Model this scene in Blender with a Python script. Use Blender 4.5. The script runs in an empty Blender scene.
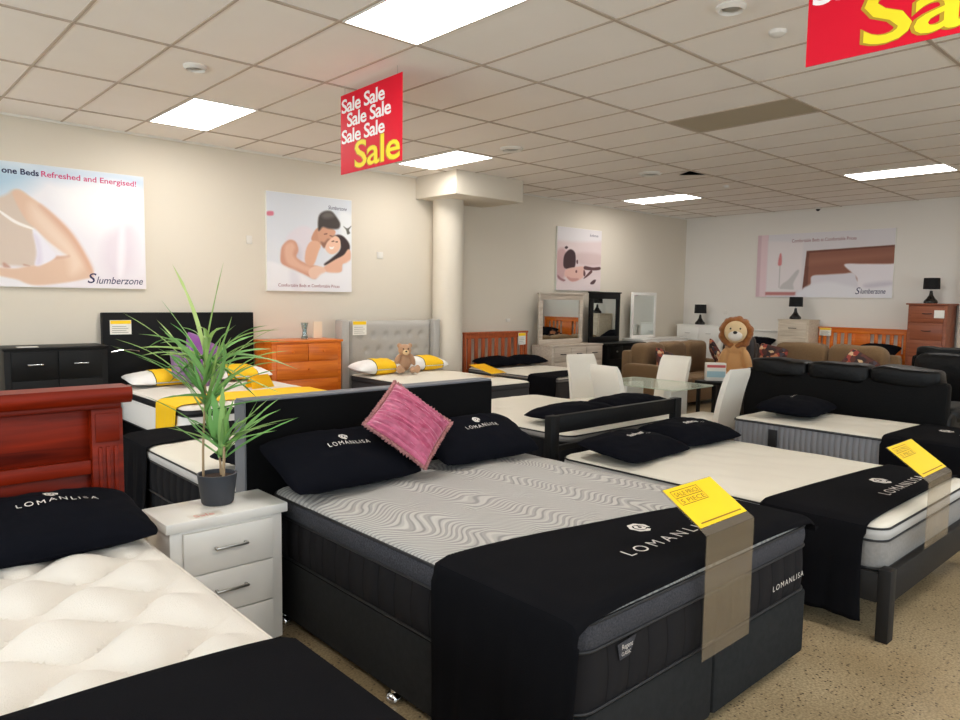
import bpy, bmesh, math, random
import numpy as np
from mathutils import Vector, Matrix, noise
random.seed(7)
PI = math.pi
S = bpy.context.scene
COL = S.collection

# ------------------------------------------------------------------ camera, world, exposure
def srgb(r, g, b):
    f = lambda c: (c/255/12.92) if c/255 <= 0.04045 else ((c/255+0.055)/1.055)**2.4
    return (f(r), f(g), f(b), 1.0)

cam_data = bpy.data.cameras.new('camera')
cam_data.sensor_width = 36.0
cam_data.sensor_fit = 'HORIZONTAL'
cam_data.lens = 721.0/960*36
cam_data.clip_start = 0.05
cam = bpy.data.objects.new('camera', cam_data)
COL.objects.link(cam)
_F = Vector((0.67213722, 0.73555947, -0.08475743))
_R = Vector((0.73895279, -0.67360886, 0.01413798))
_U = Vector((0.04669403, 0.0721344, 0.99630131))
cam.matrix_world = Matrix(((_R.x, _U.x, -_F.x, 0), (_R.y, _U.y, -_F.y, 0), (_R.z, _U.z, -_F.z, 1.7), (0, 0, 0, 1)))
S.camera = cam

S.view_settings.view_transform = 'Standard'
S.view_settings.look = 'None'
S.view_settings.gamma = 1
S.view_settings.exposure = 0.0
S.view_settings.use_curve_mapping = False
try:
    S.cycles.use_denoising = True
    S.cycles.max_bounces = 8
    S.cycles.diffuse_bounces = 5
    S.cycles.sample_clamp_indirect = 6
    S.cycles.caustics_reflective = False
    S.cycles.caustics_refractive = False
except Exception:
    pass

W = bpy.data.worlds.new('sky')
S.world = W
W.use_nodes = True
_bg = W.node_tree.nodes['Background']
_bg.inputs[0].default_value = (0.75, 0.87, 1.0, 1)
_bg.inputs[1].default_value = 1.5

PANEL_STRENGTH = 15.5
def area_light(name, loc, rot, sx, sy, energy, col):
    d = bpy.data.lights.new(name, 'AREA')
    d.shape = 'RECTANGLE'; d.size = sx; d.size_y = sy; d.energy = energy; d.color = col
    o = bpy.data.objects.new(name, d)
    o.location = loc; o.rotation_euler = rot
    COL.objects.link(o)
    return o
# daylight falling in through the shop front windows (behind and left of the camera)
area_light('daylight', (-3.55, 2.4, 1.75), (0, -PI/2, 0), 2.5, 9.5, 260, (0.86, 0.93, 1.0))
area_light('daylight', (3.4, -3.95, 1.6), (PI/2, 0, 0), 12.0, 2.5, 190, (0.92, 0.95, 1.0))

# ------------------------------------------------------------------ materials
MATS = {}
def mat(name, rgb, rough=0.6, metal=0.0, bump=None, var=None, sheen=0.0, coat=0.0, spec=0.5, emit=None):
    """bump=(scale, strength); var=(scale, amount, (r,g,b)) procedural tint variation"""
    if name in MATS: return MATS[name]
    m = bpy.data.materials.new(name); m.use_nodes = True
    nt = m.node_tree; N = nt.nodes; L = nt.links
    b = N['Principled BSDF']
    c = srgb(*rgb)
    b.inputs['Base Color'].default_value = c
    b.inputs['Roughness'].default_value = rough
    b.inputs['Metallic'].default_value = metal
    b.inputs['Specular IOR Level'].default_value = spec
    if sheen: b.inputs['Sheen Weight'].default_value = sheen
    if coat: b.inputs['Coat Weight'].default_value = coat
    if emit:
        b.inputs['Emission Color'].default_value = (emit[0], emit[1], emit[2], 1)
        b.inputs['Emission Strength'].default_value = emit[3]
    tc = N.new('ShaderNodeTexCoord')
    if var:
        n = N.new('ShaderNodeTexNoise'); n.inputs['Scale'].default_value = var[0]; n.inputs['Detail'].default_value = 5
        L.new(tc.outputs['Object'], n.inputs['Vector'])
        r = N.new('ShaderNodeMapRange'); r.inputs['From Min'].default_value = 0.35; r.inputs['From Max'].default_value = 0.65
        r.inputs['To Max'].default_value = var[1]
        L.new(n.outputs['Fac'], r.inputs['Value'])
        mx = N.new('ShaderNodeMix'); mx.data_type = 'RGBA'
        mx.inputs['A'].default_value = c; mx.inputs['B'].default_value = srgb(*var[2])
        L.new(r.outputs['Result'], mx.inputs['Factor'])
        L.new(mx.outputs['Result'], b.inputs['Base Color'])
    if bump:
        n2 = N.new('ShaderNodeTexNoise'); n2.inputs['Scale'].default_value = bump[0]; n2.inputs['Detail'].default_value = 4
        L.new(tc.outputs['Object'], n2.inputs['Vector'])
        bp = N.new('ShaderNodeBump'); bp.inputs['Strength'].default_value = bump[1]; bp.inputs['Distance'].default_value = 0.01
        L.new(n2.outputs['Fac'], bp.inputs['Height'])
        L.new(bp.outputs['Normal'], b.inputs['Normal'])
    MATS[name] = m
    return m

def wood(name, dark, light, rough=0.35, scale=1.0, axis='X', coat=0.1, spec=0.35):
    """grain stretched along one axis of the object"""
    if name in MATS: return MATS[name]
    m = bpy.data.materials.new(name); m.use_nodes = True
    N = m.node_tree.nodes; L = m.node_tree.links; b = N['Principled BSDF']
    tc = N.new('ShaderNodeTexCoord'); mp = N.new('ShaderNodeMapping')
    sc = {'X': (0.6, 9, 9), 'Y': (9, 0.6, 9), 'Z': (9, 9, 0.6)}[axis]
    mp.inputs['Scale'].default_value = [s*scale for s in sc]
    L.new(tc.outputs['Object'], mp.inputs['Vector'])
    n = N.new('ShaderNodeTexNoise'); n.inputs['Scale'].default_value = 3; n.inputs['Detail'].default_value = 6; n.inputs['Distortion'].default_value = 0.6
    L.new(mp.outputs['Vector'], n.inputs['Vector'])
    r = N.new('ShaderNodeValToRGB')
    r.color_ramp.elements[0].position = 0.3; r.color_ramp.elements[0].color = srgb(*dark)
    r.color_ramp.elements[1].position = 0.72; r.color_ramp.elements[1].color = srgb(*light)
    L.new(n.outputs['Fac'], r.inputs['Fac']); L.new(r.outputs['Color'], b.inputs['Base Color'])
    b.inputs['Roughness'].default_value = rough
    b.inputs['Coat Weight'].default_value = coat; b.inputs['Coat Roughness'].default_value = 0.15; b.inputs['Specular IOR Level'].default_value = spec
    MATS[name] = m
    return m

M_wall = mat('wall_paint', (222, 213, 198), 0.85, var=(1.2, 0.25, (217, 207, 190)), bump=(60, 0.05))
M_wallback = mat('back_wall_paint', (232, 227, 220), 0.85, bump=(60, 0.05))
M_white = mat('white_lacquer', (236, 233, 227), 0.3, coat=0.3)
M_whitetrim = mat('white_trim', (232, 228, 220), 0.6)
M_tile = mat('ceiling_tile', (246, 240, 234), 0.95, bump=(160, 0.12), var=(2.2, 0.3, (240, 233, 226)))
M_tbar = mat('ceiling_bar', (186, 170, 154), 0.6)
M_darktile = mat('ceiling_dark_panel', (172, 160, 138), 0.7)
M_black = mat('black_fabric', (12, 12, 14), 0.9, bump=(240, 0.3), spec=0.05)
M_runner = mat('black_runner_cloth', (19, 19, 22), 0.95, bump=(300, 0.2), var=(3, 0.5, (15, 15, 18)), spec=0.05)
M_blackpillow = mat('black_pillow_cotton', (15, 16, 22), 0.95, bump=(26, 0.25), spec=0.05)
M_charcoal = mat('charcoal_base_fabric', (46, 47, 48), 0.95, bump=(350, 0.4), var=(40, 0.5, (38, 39, 40)), spec=0.05)
M_gunmetal = mat('charcoal_border_fabric', (74, 74, 80), 0.9, bump=(420, 0.5), var=(150, 0.9, (48, 49, 54)), spec=0.2)
M_darkside = mat('dark_grey_side_fabric', (60, 59, 61), 0.8, bump=(350, 0.4))
M_piping = mat('black_piping', (18, 18, 22), 0.6)
M_greyside = mat('grey_side_fabric', (142, 139, 136), 0.85, bump=(300, 0.3), var=(60, 0.5, (124, 121, 119)))
M_silver = mat('silver_side_fabric', (186, 184, 182), 0.75, bump=(300, 0.3))
M_whitequilt = mat('white_quilt_knit', (222, 216, 207), 0.8, bump=(260, 0.35), sheen=0.05)
M_creamquilt = mat('cream_quilt_knit', (226, 220, 206), 0.85, bump=(200, 0.25))
M_whitecloth = mat('white_cotton', (240, 238, 236), 0.85, bump=(30, 0.2))
M_yellow = mat('yellow_cloth', (250, 200, 8), 0.7, bump=(60, 0.1))
M_cardyellow = mat('yellow_card', (255, 212, 0), 0.5)
M_cardprint = mat('card_print', (150, 105, 10), 0.6)
M_cardwhite = mat('white_card', (240, 238, 230), 0.6)
M_steel = mat('brushed_steel', (190, 186, 180), 0.28, 1.0)
M_chrome = mat('chrome', (220, 220, 222), 0.08, 1.0)
M_embroid = mat('pale_embroidery', (214, 208, 202), 0.6)
M_blacklac = mat('black_lacquer', (11, 11, 12), 0.45, spec=0.25)
M_darkframe = mat('black_stained_timber', (9, 9, 10), 0.5, bump=(40, 0.1), spec=0.2)
M_charframe = mat('charcoal_timber', (30, 28, 27), 0.6, bump=(40, 0.1), spec=0.25)
M_leather = mat('black_leather', (7, 7, 8), 0.42, bump=(22, 0.45), spec=0.25)
M_leatherback = mat('black_leather_back', (6, 6, 7), 0.7, bump=(60, 0.2), spec=0.15)
M_brown = mat('brown_chenille', (132, 104, 72), 0.9, bump=(200, 0.5), var=(50, 0.5, (116, 90, 60)), sheen=0.1)
M_greyup = mat('grey_upholstery', (184, 180, 174), 0.9, bump=(300, 0.4), var=(120, 0.5, (168, 165, 160)))
M_chair = mat('white_leatherette', (240, 234, 222), 0.4, bump=(40, 0.05))
M_purple = mat('purple_satin', (122, 52, 140), 0.4, sheen=0.3)
M_greysatin = mat('grey_satin', (116, 88, 122), 0.5)
M_pink = mat('pink_satin', (196, 98, 130), 0.34, sheen=0.3, bump=(70, 0.25), var=(25, 0.8, (160, 66, 98)))  # darker pink mottling paints in the shade of the folds
M_fringe = mat('pink_brown_fringe', (168, 112, 110), 0.9, bump=(200, 0.9), var=(90, 0.9, (200, 140, 140)))
M_pot = mat('charcoal_pot', (52, 55, 62), 0.55)
M_soil = mat('potting_soil', (62, 44, 34), 0.95, bump=(120, 1.0))
M_cane = mat('plant_cane', (168, 142, 108), 0.7, bump=(80, 0.4))
M_redwood = wood('red_mahogany', (70, 9, 0), (150, 38, 4), 0.42, 0.6, 'X', 0.0, 0.2)
M_orange = wood('orange_pine', (206, 96, 20), (236, 132, 40), 0.35, 1.0, 'X')
M_slatwood = wood('brown_orange_timber', (164, 74, 34), (198, 100, 52), 0.4, 1.0, 'Z')
M_brownwood = wood('walnut_brown', (128, 68, 44), (160, 92, 62), 0.4, 1.0, 'X')
M_wash = wood('whitewashed_timber', (186, 170, 154), (214, 202, 186), 0.55, 1.4, 'X', 0.0)
M_washlight = wood('pale_washed_timber', (196, 180, 160), (220, 208, 190), 0.55, 1.4, 'X', 0.0)
M_lionfur = mat('tan_plush', (212, 160, 104), 0.95, bump=(90, 0.8), sheen=0.2)
M_lionmane = mat('brown_plush', (156, 96, 46), 0.95, bump=(60, 1.0), sheen=0.2)
M_lionface = mat('cream_plush', (236, 206, 160), 0.95, bump=(90, 0.5))
M_lionwhite = mat('white_plush', (240, 232, 220), 0.95, bump=(90, 0.5))
M_teddy = mat('beige_plush', (190, 150, 118), 0.95, bump=(90, 0.9), sheen=0.2)
M_eye = mat('black_button', (14, 12, 12), 0.2)
M_mirror = mat('mirror_glass', (225, 232, 230), 0.02, 1.0)
M_textwhite = mat('printed_white', (250, 246, 246), 0.5)
M_textyellow = mat('printed_yellow', (250, 226, 20), 0.5)
M_red = mat('sale_red', (222, 12, 44), 0.5, spec=0.2)
M_olive = mat('olive_outline', (190, 150, 20), 0.5)
M_navy = mat('printed_navy', (30, 40, 84), 0.6)
M_magenta = mat('printed_magenta', (206, 60, 120), 0.6)
M_logoblue = mat('printed_dark_blue', (42, 40, 88), 0.6)
M_maroon = mat('printed_maroon', (150, 70, 84), 0.6)
M_plasticgrey = mat('grey_plastic', (160, 156, 148), 0.5)
M_plasticwhite = mat('white_plastic', (225, 220, 212), 0.5)
M_lamp = mat('black_gloss_ceramic', (14, 13, 14), 0.2)
M_shade = mat('black_shade_fabric', (16, 15, 16), 0.85, bump=(200, 0.2))
M_panel = mat('light_diffuser', (255, 255, 255), 0.5, emit=(1.0, 0.965, 0.915, PANEL_STRENGTH))

def glass_mat(name, tint, gloss=0.12, rough=0.02, haze=None):
    m = bpy.data.materials.new(name); m.use_nodes = True
    N = m.node_tree.nodes; L = m.node_tree.links
    N.remove(N['Principled BSDF'])
    out = N['Material Output']
    t = N.new('ShaderNodeBsdfTransparent'); t.inputs[0].default_value = tint
    g = N.new('ShaderNodeBsdfGlossy'); g.inputs['Roughness'].default_value = rough
    lw = N.new('ShaderNodeLayerWeight'); lw.inputs['Blend'].default_value = gloss
    mx = N.new('ShaderNodeMixShader')
    ml = N.new('ShaderNodeMath'); ml.operation = 'MULTIPLY_ADD'; ml.inputs[1].default_value = 0.35; ml.inputs[2].default_value = gloss*0.5
    lw.inputs['Blend'].default_value = 0.3
    L.new(lw.outputs['Facing'], ml.inputs[0]); L.new(ml.outputs[0], mx.inputs[0]); L.new(t.outputs[0], mx.inputs[1]); L.new(g.outputs[0], mx.inputs[2])
    last = mx.outputs[0]
    if haze:
        df = N.new('ShaderNodeBsdfDiffuse'); df.inputs[0].default_value = srgb(*haze[0])
        m2 = N.new('ShaderNodeMixShader'); m2.inputs[0].default_value = haze[1]
        L.new(last, m2.inputs[1]); L.new(df.outputs[0], m2.inputs[2]); last = m2.outputs[0]
    L.new(last, out.inputs[0])
    return m
M_glass = glass_mat('window_glass', (0.95, 0.98, 0.98, 1), 0.1)
M_acrylic = glass_mat('clear_acrylic', (0.97, 0.96, 0.94, 1), 0.12, 0.12, haze=((190, 172, 148), 0.07))
def table_glass():
    m = bpy.data.materials.new('table_glass'); m.use_nodes = True
    b = m.node_tree.nodes['Principled BSDF']
    b.inputs['Base Color'].default_value = srgb(214, 226, 206)
    b.inputs['Roughness'].default_value = 0.06
    b.inputs['Alpha'].default_value = 0.5
    return m
M_tglass = table_glass()

def quilt_wave_mat():
    """grey and cream stripes running in rippling arcs between tufts"""
    m = bpy.data.materials.new('rippled_stripe_knit'); m.use_nodes = True
    N = m.node_tree.nodes; L = m.node_tree.links; b = N['Principled BSDF']
    def math_(op, a, c=None):
        n = N.new('ShaderNodeMath'); n.operation = op
        for i, v in enumerate((a, c)):
            if v is None: continue
            if isinstance(v, (int, float)): n.inputs[i].default_value = v
            else: L.new(v, n.inputs[i])
        return n.outputs[0]
    tc = N.new('ShaderNodeTexCoord'); sp = N.new('ShaderNodeSeparateXYZ')
    L.new(tc.outputs['Object'], sp.inputs[0])
    x, y = sp.outputs[0], sp.outputs[1]
    ns = N.new('ShaderNodeTexNoise'); ns.inputs['Scale'].default_value = 2.2; ns.inputs['Detail'].default_value = 1
    L.new(tc.outputs['Object'], ns.inputs['Vector'])
    wob = math_('MULTIPLY', math_('SUBTRACT', ns.outputs['Fac'], 0.5), 0.22)
    # ripples: y displaced by a sine of x whose phase drifts with y
    ph = math_('ADD', math_('MULTIPLY', x, 2*PI/0.42), math_('MULTIPLY', y, 2.6))
    s1 = math_('MULTIPLY', math_('SINE', ph), 0.075)
    ph2 = math_('ADD', math_('MULTIPLY', y, 2*PI/0.36), math_('MULTIPLY', x, -4.0))
    s2 = math_('MULTIPLY', math_('SINE', ph2), 0.013)
    t = math_('ADD', math_('ADD', math_('ADD', math_('MULTIPLY', y, 0.8), math_('MULTIPLY', x, 0.5)), math_('ADD', s1, s2)), wob)
    st = math_('SINE', math_('MULTIPLY', t, 2*PI/0.026))
    st2 = math_('SINE', math_('MULTIPLY', t, 2*PI/0.0105))
    v = math_('ADD', math_('MULTIPLY', st, 0.34), math_('ADD', math_('MULTIPLY', st2, 0.14), 0.5))
    r = N.new('ShaderNodeValToRGB')
    r.color_ramp.elements[0].position = 0.1; r.color_ramp.elements[0].color = srgb(140, 138, 137)
    r.color_ramp.elements[1].position = 0.75; r.color_ramp.elements[1].color = srgb(188, 185, 180)
    L.new(v, r.inputs['Fac']); L.new(r.outputs['Color'], b.inputs['Base Color'])
    b.inputs['Roughness'].default_value = 0.75
    bp = N.new('ShaderNodeBump'); bp.inputs['Strength'].default_value = 0.6; bp.inputs['Distance'].default_value = 0.006
    L.new(v, bp.inputs['Height']); L.new(bp.outputs['Normal'], b.inputs['Normal'])
    return m
M_ripple = quilt_wave_mat()

def rib_mat(name, rgb, dark, pitch, axis_mix=True):
    """vertical quilting lines on a mattress side"""
    m = bpy.data.materials.new(name); m.use_nodes = True
    N = m.node_tree.nodes; L = m.node_tree.links; b = N['Principled BSDF']
    tc = N.new('ShaderNodeTexCoord'); sp = N.new('ShaderNodeSeparateXYZ')
    L.new(tc.outputs['Object'], sp.inputs[0])
    a = N.new('ShaderNodeMath'); a.operation = 'ADD'
    L.new(sp.outputs[0], a.inputs[0]); L.new(sp.outputs[1], a.inputs[1])
    mu = N.new('ShaderNodeMath'); mu.operation = 'MULTIPLY'; mu.inputs[1].default_value = PI/pitch
    L.new(a.outputs[0], mu.inputs[0])
    s = N.new('ShaderNodeMath'); s.operation = 'SINE'; L.new(mu.outputs[0], s.inputs[0])
    ab = N.new('ShaderNodeMath'); ab.operation = 'ABSOLUTE'; L.new(s.outputs[0], ab.inputs[0])
    r = N.new('ShaderNodeValToRGB')
    r.color_ramp.elements[0].position = 0.0; r.color_ramp.elements[0].color = srgb(*dark)
    r.color_ramp.elements[1].position = 0.14; r.color_ramp.elements[1].color = srgb(*rgb)
    L.new(ab.outputs[0], r.inputs['Fac']); L.new(r.outputs['Color'], b.inputs['Base Color'])
    bp = N.new('ShaderNodeBump'); bp.inputs['Strength'].default_value = 0.7; bp.inputs['Distance'].default_value = 0.02
    L.new(ab.outputs[0], bp.inputs['Height']); L.new(bp.outputs['Normal'], b.inputs['Normal'])
    b.inputs['Roughness'].default_value = 0.9; b.inputs['Specular IOR Level'].default_value = 0.1
    return m
M_rib = rib_mat('ribbed_charcoal_side', (34, 33, 35), (16, 16, 18), 0.115)
M_ribgrey = rib_mat('ribbed_grey_side', (138, 139, 144), (122, 124, 130), 0.05)
M_riblow = rib_mat('ribbed_black_side', (26, 26, 29), (14, 14, 16), 0.12)

def floor_mat():
    m = bpy.data.materials.new('polished_aggregate_concrete'); m.use_nodes = True
    N = m.node_tree.nodes; L = m.node_tree.links; b = N['Principled BSDF']
    tc = N.new('ShaderNodeTexCoord')
    n1 = N.new('ShaderNodeTexNoise'); n1.inputs['Scale'].default_value = 1.3; n1.inputs['Detail'].default_value = 6
    L.new(tc.outputs['Object'], n1.inputs['Vector'])
    r1 = N.new('ShaderNodeValToRGB')
    r1.color_ramp.elements[0].position = 0.3; r1.color_ramp.elements[0].color = srgb(152, 132, 100)
    r1.color_ramp.elements[1].position = 0.7; r1.color_ramp.elements[1].color = srgb(190, 171, 138)
    L.new(n1.outputs['Fac'], r1.inputs['Fac'])
    v = N.new('ShaderNodeTexVoronoi'); v.inputs['Scale'].default_value = 62; v.inputs['Randomness'].default_value = 1
    L.new(tc.outputs['Object'], v.inputs['Vector'])
    sep = N.new('ShaderNodeSeparateColor'); L.new(v.outputs['Color'], sep.inputs[0])
    gt = N.new('ShaderNodeMath'); gt.operation = 'GREATER_THAN'; gt.inputs[1].default_value = 0.8; L.new(sep.outputs[0], gt.inputs[0])
    lt = N.new('ShaderNodeMath'); lt.operation = 'LESS_THAN'; lt.inputs[1].default_value = 0.36; L.new(v.outputs['Distance'], lt.inputs[0])
    mm = N.new('ShaderNodeMath'); mm.operation = 'MULTIPLY'; L.new(gt.outputs[0], mm.inputs[0]); L.new(lt.outputs[0], mm.inputs[1])
    mx = N.new('ShaderNodeMix'); mx.data_type = 'RGBA'; mx.inputs['B'].default_value = srgb(84, 66, 44)
    L.new(r1.outputs['Color'], mx.inputs['A']); L.new(mm.outputs[0], mx.inputs['Factor'])
    n3 = N.new('ShaderNodeTexNoise'); n3.inputs['Scale'].default_value = 90; n3.inputs['Detail'].default_value = 3
    L.new(tc.outputs['Object'], n3.inputs['Vector'])
    r3 = N.new('ShaderNodeValToRGB')
    r3.color_ramp.elements[0].position = 0.36; r3.color_ramp.elements[0].color = (0.62, 0.6, 0.56, 1)
    r3.color_ramp.elements[1].position = 0.6; r3.color_ramp.elements[1].color = (1.08, 1.08, 1.08, 1)
    L.new(n3.outputs['Fac'], r3.inputs['Fac'])
    m2 = N.new('ShaderNodeMix'); m2.data_type = 'RGBA'; m2.blend_type = 'MULTIPLY'; m2.inputs['Factor'].default_value = 1
    L.new(mx.outputs['Result'], m2.inputs['A']); L.new(r3.outputs['Color'], m2.inputs['B'])
    L.new(m2.outputs['Result'], b.inputs['Base Color'])
    b.inputs['Roughness'].default_value = 0.32
    return m
M_floor = floor_mat()

def floral_mat():
    m = bpy.data.materials.new('floral_print_cloth'); m.use_nodes = True
    N = m.node_tree.nodes; L = m.node_tree.links; b = N['Principled BSDF']
    tc = N.new('ShaderNodeTexCoord')
    v = N.new('ShaderNodeTexVoronoi'); v.inputs['Scale'].default_value = 19
    L.new(tc.outputs['Object'], v.inputs['Vector'])
    sep = N.new('ShaderNodeSeparateColor'); L.new(v.outputs['Color'], sep.inputs[0])
    r = N.new('ShaderNodeValToRGB'); r.color_ramp.interpolation = 'CONSTANT'
    cs = [(0, (84, 44, 36)), (0.3, (52, 34, 34)), (0.5, (196, 128, 88)), (0.66, (150, 60, 50)), (0.8, (214, 180, 140)), (0.9, (70, 64, 74))]
    r.color_ramp.elements[0].color = srgb(*cs[0][1]); r.color_ramp.elements[1].position = cs[1][0]; r.color_ramp.elements[1].color = srgb(*cs[1][1])
    for p, c in cs[2:]:
        e = r.color_ramp.elements.new(p); e.color = srgb(*c)
    L.new(sep.outputs[0], r.inputs['Fac']); L.new(r.outputs['Color'], b.inputs['Base Color'])
    b.inputs['Roughness'].default_value = 0.85
    return m
M_floral = floral_mat()

def leaf_mat():
    m = bpy.data.materials.new('palm_leaf'); m.use_nodes = True
    N = m.node_tree.nodes; L = m.node_tree.links; b = N['Principled BSDF']
    at = N.new('ShaderNodeAttribute'); at.attribute_name = 'tone'
    r = N.new('ShaderNodeValToRGB')
    r.color_ramp.elements[0].color = srgb(78, 132, 66); r.color_ramp.elements[1].color = srgb(190, 208, 130)
    e = r.color_ramp.elements.new(0.45); e.color = srgb(122, 176, 100)
    L.new(at.outputs['Fac'], r.inputs['Fac']); L.new(r.outputs['Color'], b.inputs['Base Color'])
    b.inputs['Roughness'].default_value = 0.45
    return m
M_leaf = leaf_mat()

def print_mat():
    m = bpy.data.materials.new('printed_canvas'); m.use_nodes = True
    N = m.node_tree.nodes; L = m.node_tree.links; b = N['Principled BSDF']
    at = N.new('ShaderNodeAttribute'); at.attribute_name = 'ink'
    L.new(at.outputs['Color'], b.inputs['Base Color'])
    b.inputs['Roughness'].default_value = 0.55
    return m
M_print = print_mat()

# ------------------------------------------------------------------ helpers
def obj(name, bm, m, parent=None, smooth=True, loc=None):
    me = bpy.data.meshes.new(name)
    bm.normal_update()
    bm.to_mesh(me); bm.free()
    for k in (m if isinstance(m, (list, tuple)) else [m]): me.materials.append(k)
    if smooth:
        for p in me.polygons: p.use_smooth = True
        try: me.set_sharp_from_angle(angle=math.radians(38))
        except Exception: pass
    o = bpy.data.objects.new(name, me); COL.objects.link(o)
    if parent is not None: o.parent = parent
    if loc is not None: o.location = loc
    return o

def thing(name, label, cat, loc=(0, 0, 0), rz=0, group=None):
    o = bpy.data.objects.new(name, None); COL.objects.link(o)
    o.location = loc; o.rotation_euler = (0, 0, rz)
    o.empty_display_size = 0.1
    o['label'] = label; o['category'] = cat
    if group: o['group'] = group
    return o

def tag(o, label, cat, group=None):
    o['label'] = label; o['category'] = cat
    if group: o['group'] = group
    return o

def struct(name, bm, m, smooth=False, parent=None):
    o = obj(name, bm, m, parent, smooth)
    if parent is None: o['kind'] = 'structure'
    return o

def BM(): return bmesh.new()

def box(bm, x0, x1, y0, y1, z0, z1, bev=0.0, mi=0, seg=2):
    vs = [bm.verts.new((x, y, z)) for x in (x0, x1) for y in (y0, y1) for z in (z0, z1)]
    idx = [(0, 1, 3, 2), (4, 6, 7, 5), (0, 4, 5, 1), (2, 3, 7, 6), (0, 2, 6, 4), (1, 5, 7, 3)]
    fs = [bm.faces.new([vs[i] for i in q]) for q in idx]
    for f in fs: f.material_index = mi
    if bev > 0:
        es = list({e for f in fs for e in f.edges})
        r = bmesh.ops.bevel(bm, geom=es, offset=bev, segments=seg, affect='EDGES', profile=0.5)
        for f in r['faces']: f.material_index = mi
    return vs

def bx(x0, x1, y0, y1, z0, z1, bev=0.0):
    bm = BM(); box(bm, x0, x1, y0, y1, z0, z1, bev); return bm

def obox(bm, p0, p1, w, t, up=Vector((0, 0, 1)), bev=0.0):
    """bar from p0 to p1 with section w x t"""
    p0 = Vector(p0); p1 = Vector(p1); d = (p1-p0); L_ = d.length; d.normalize()
    s = d.cross(up)
    if s.length < 1e-4: s = Vector((1, 0, 0))
    s.normalize(); u = s.cross(d)
    vs = []
    for a in (0, L_):
        for b_ in (-w/2, w/2):
            for c in (-t/2, t/2):
                vs.append(bm.verts.new(p0+d*a+s*b_+u*c))
    idx = [(0, 1, 3, 2), (4, 6, 7, 5), (0, 4, 5, 1), (2, 3, 7, 6), (0, 2, 6, 4), (1, 5, 7, 3)]
    fs = [bm.faces.new([vs[i] for i in q]) for q in idx]
    if bev:
        bmesh.ops.bevel(bm, geom=list({e for f in fs for e in f.edges}), offset=bev, segments=2, affect='EDGES')

def tube(bm, pts, r, n=8, closed=False, caps=True):
    pts = [Vector(p) for p in pts]; m = len(pts); rings = []
    rr = r if isinstance(r, (list, tuple)) else [r]*m
    prev = None
    for i, p in enumerate(pts):
        a = pts[(i-1) % m] if (closed or i > 0) else p
        b = pts[(i+1) % m] if (closed or i < m-1) else p
        d = (b-a).normalized()
        ref = Vector((0, 0, 1)) if abs(d.z) < 0.9 else Vector((1, 0, 0))
        if prev is not None and not closed:
            s = (prev - d*prev.dot(d))
            s = s.normalized() if s.length > 1e-5 else d.cross(ref).normalized()
        else: s = d.cross(ref).normalized()
        prev = s
        u = s.cross(d)
        rings.append([bm.verts.new(p+(s*math.cos(2*PI*k/n)+u*math.sin(2*PI*k/n))*rr[i]) for k in range(n)])
    for i in range(m if closed else m-1):
        A, B = rings[i], rings[(i+1) % m]
        for k in range(n): bm.faces.new((A[k], A[(k+1) % n], B[(k+1) % n], B[k]))
    if not closed and caps:
        bm.faces.new(rings[0][::-1]); bm.faces.new(rings[-1])

def lathe(bm, prof, n=32, cx=0, cy=0):
    rings = []
    for r, z in prof:
        if r < 1e-5: rings.append([bm.verts.new((cx, cy, z))])
        else: rings.append([bm.verts.new((cx+r*math.cos(2*PI*k/n), cy+r*math.sin(2*PI*k/n), z)) for k in range(n)])
    for A, B in zip(rings[:-1], rings[1:]):
        for k in range(n):
            k2 = (k+1) % n
            if len(A) == 1 and len(B) == 1: continue
            if len(A) == 1: bm.faces.new((A[0], B[k2], B[k]))
            elif len(B) == 1: bm.faces.new((A[k], A[k2], B[0]))
            else: bm.faces.new((A[k], A[k2], B[k2], B[k]))
    bmesh.ops.recalc_face_normals(bm, faces=bm.faces[:])

def soft(bm, cx, cy, cz, hx, hy, hz, e=0.35, nu=28, nv=16, wob=0.0, seed=0):
    """plump rounded block (superellipsoid)"""
    def sp(v, p): return math.copysign(abs(v)**p, v)
    rows = []
    for j in range(nv+1):
        ph = -PI/2+PI*j/nv
        row = []
        for i in range(nu):
            th = 2*PI*i/nu
            x = sp(math.cos(ph), e)*sp(math.cos(th), e); y = sp(math.cos(ph), e)*sp(math.sin(th), e); z = sp(math.sin(ph), e)
            p = Vector((cx+hx*x, cy+hy*y, cz+hz*z))
            if wob: p += (noise.noise_vector(p*5+Vector((seed, 0, 0))))*wob
            row.append(p)
        rows.append(row)
    top = bm.verts.new(rows[-1][0]); bot = bm.verts.new(rows[0][0])
    R_ = [[bm.verts.new(p) for p in row] for row in rows[1:-1]]
    for A, B in zip(R_[:-1], R_[1:]):
        for i in range(nu): bm.faces.new((A[i], A[(i+1) % nu], B[(i+1) % nu], B[i]))
    for i in range(nu):
        bm.faces.new((R_[-1][i], R_[-1][(i+1) % nu], top)); bm.faces.new((R_[0][(i+1) % nu], R_[0][i], bot))

def grid_faces(bm, V):
    for A, B in zip(V[:-1], V[1:]):
        for i in range(len(A)-1): bm.faces.new((A[i], A[i+1], B[i+1], B[i]))

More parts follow.
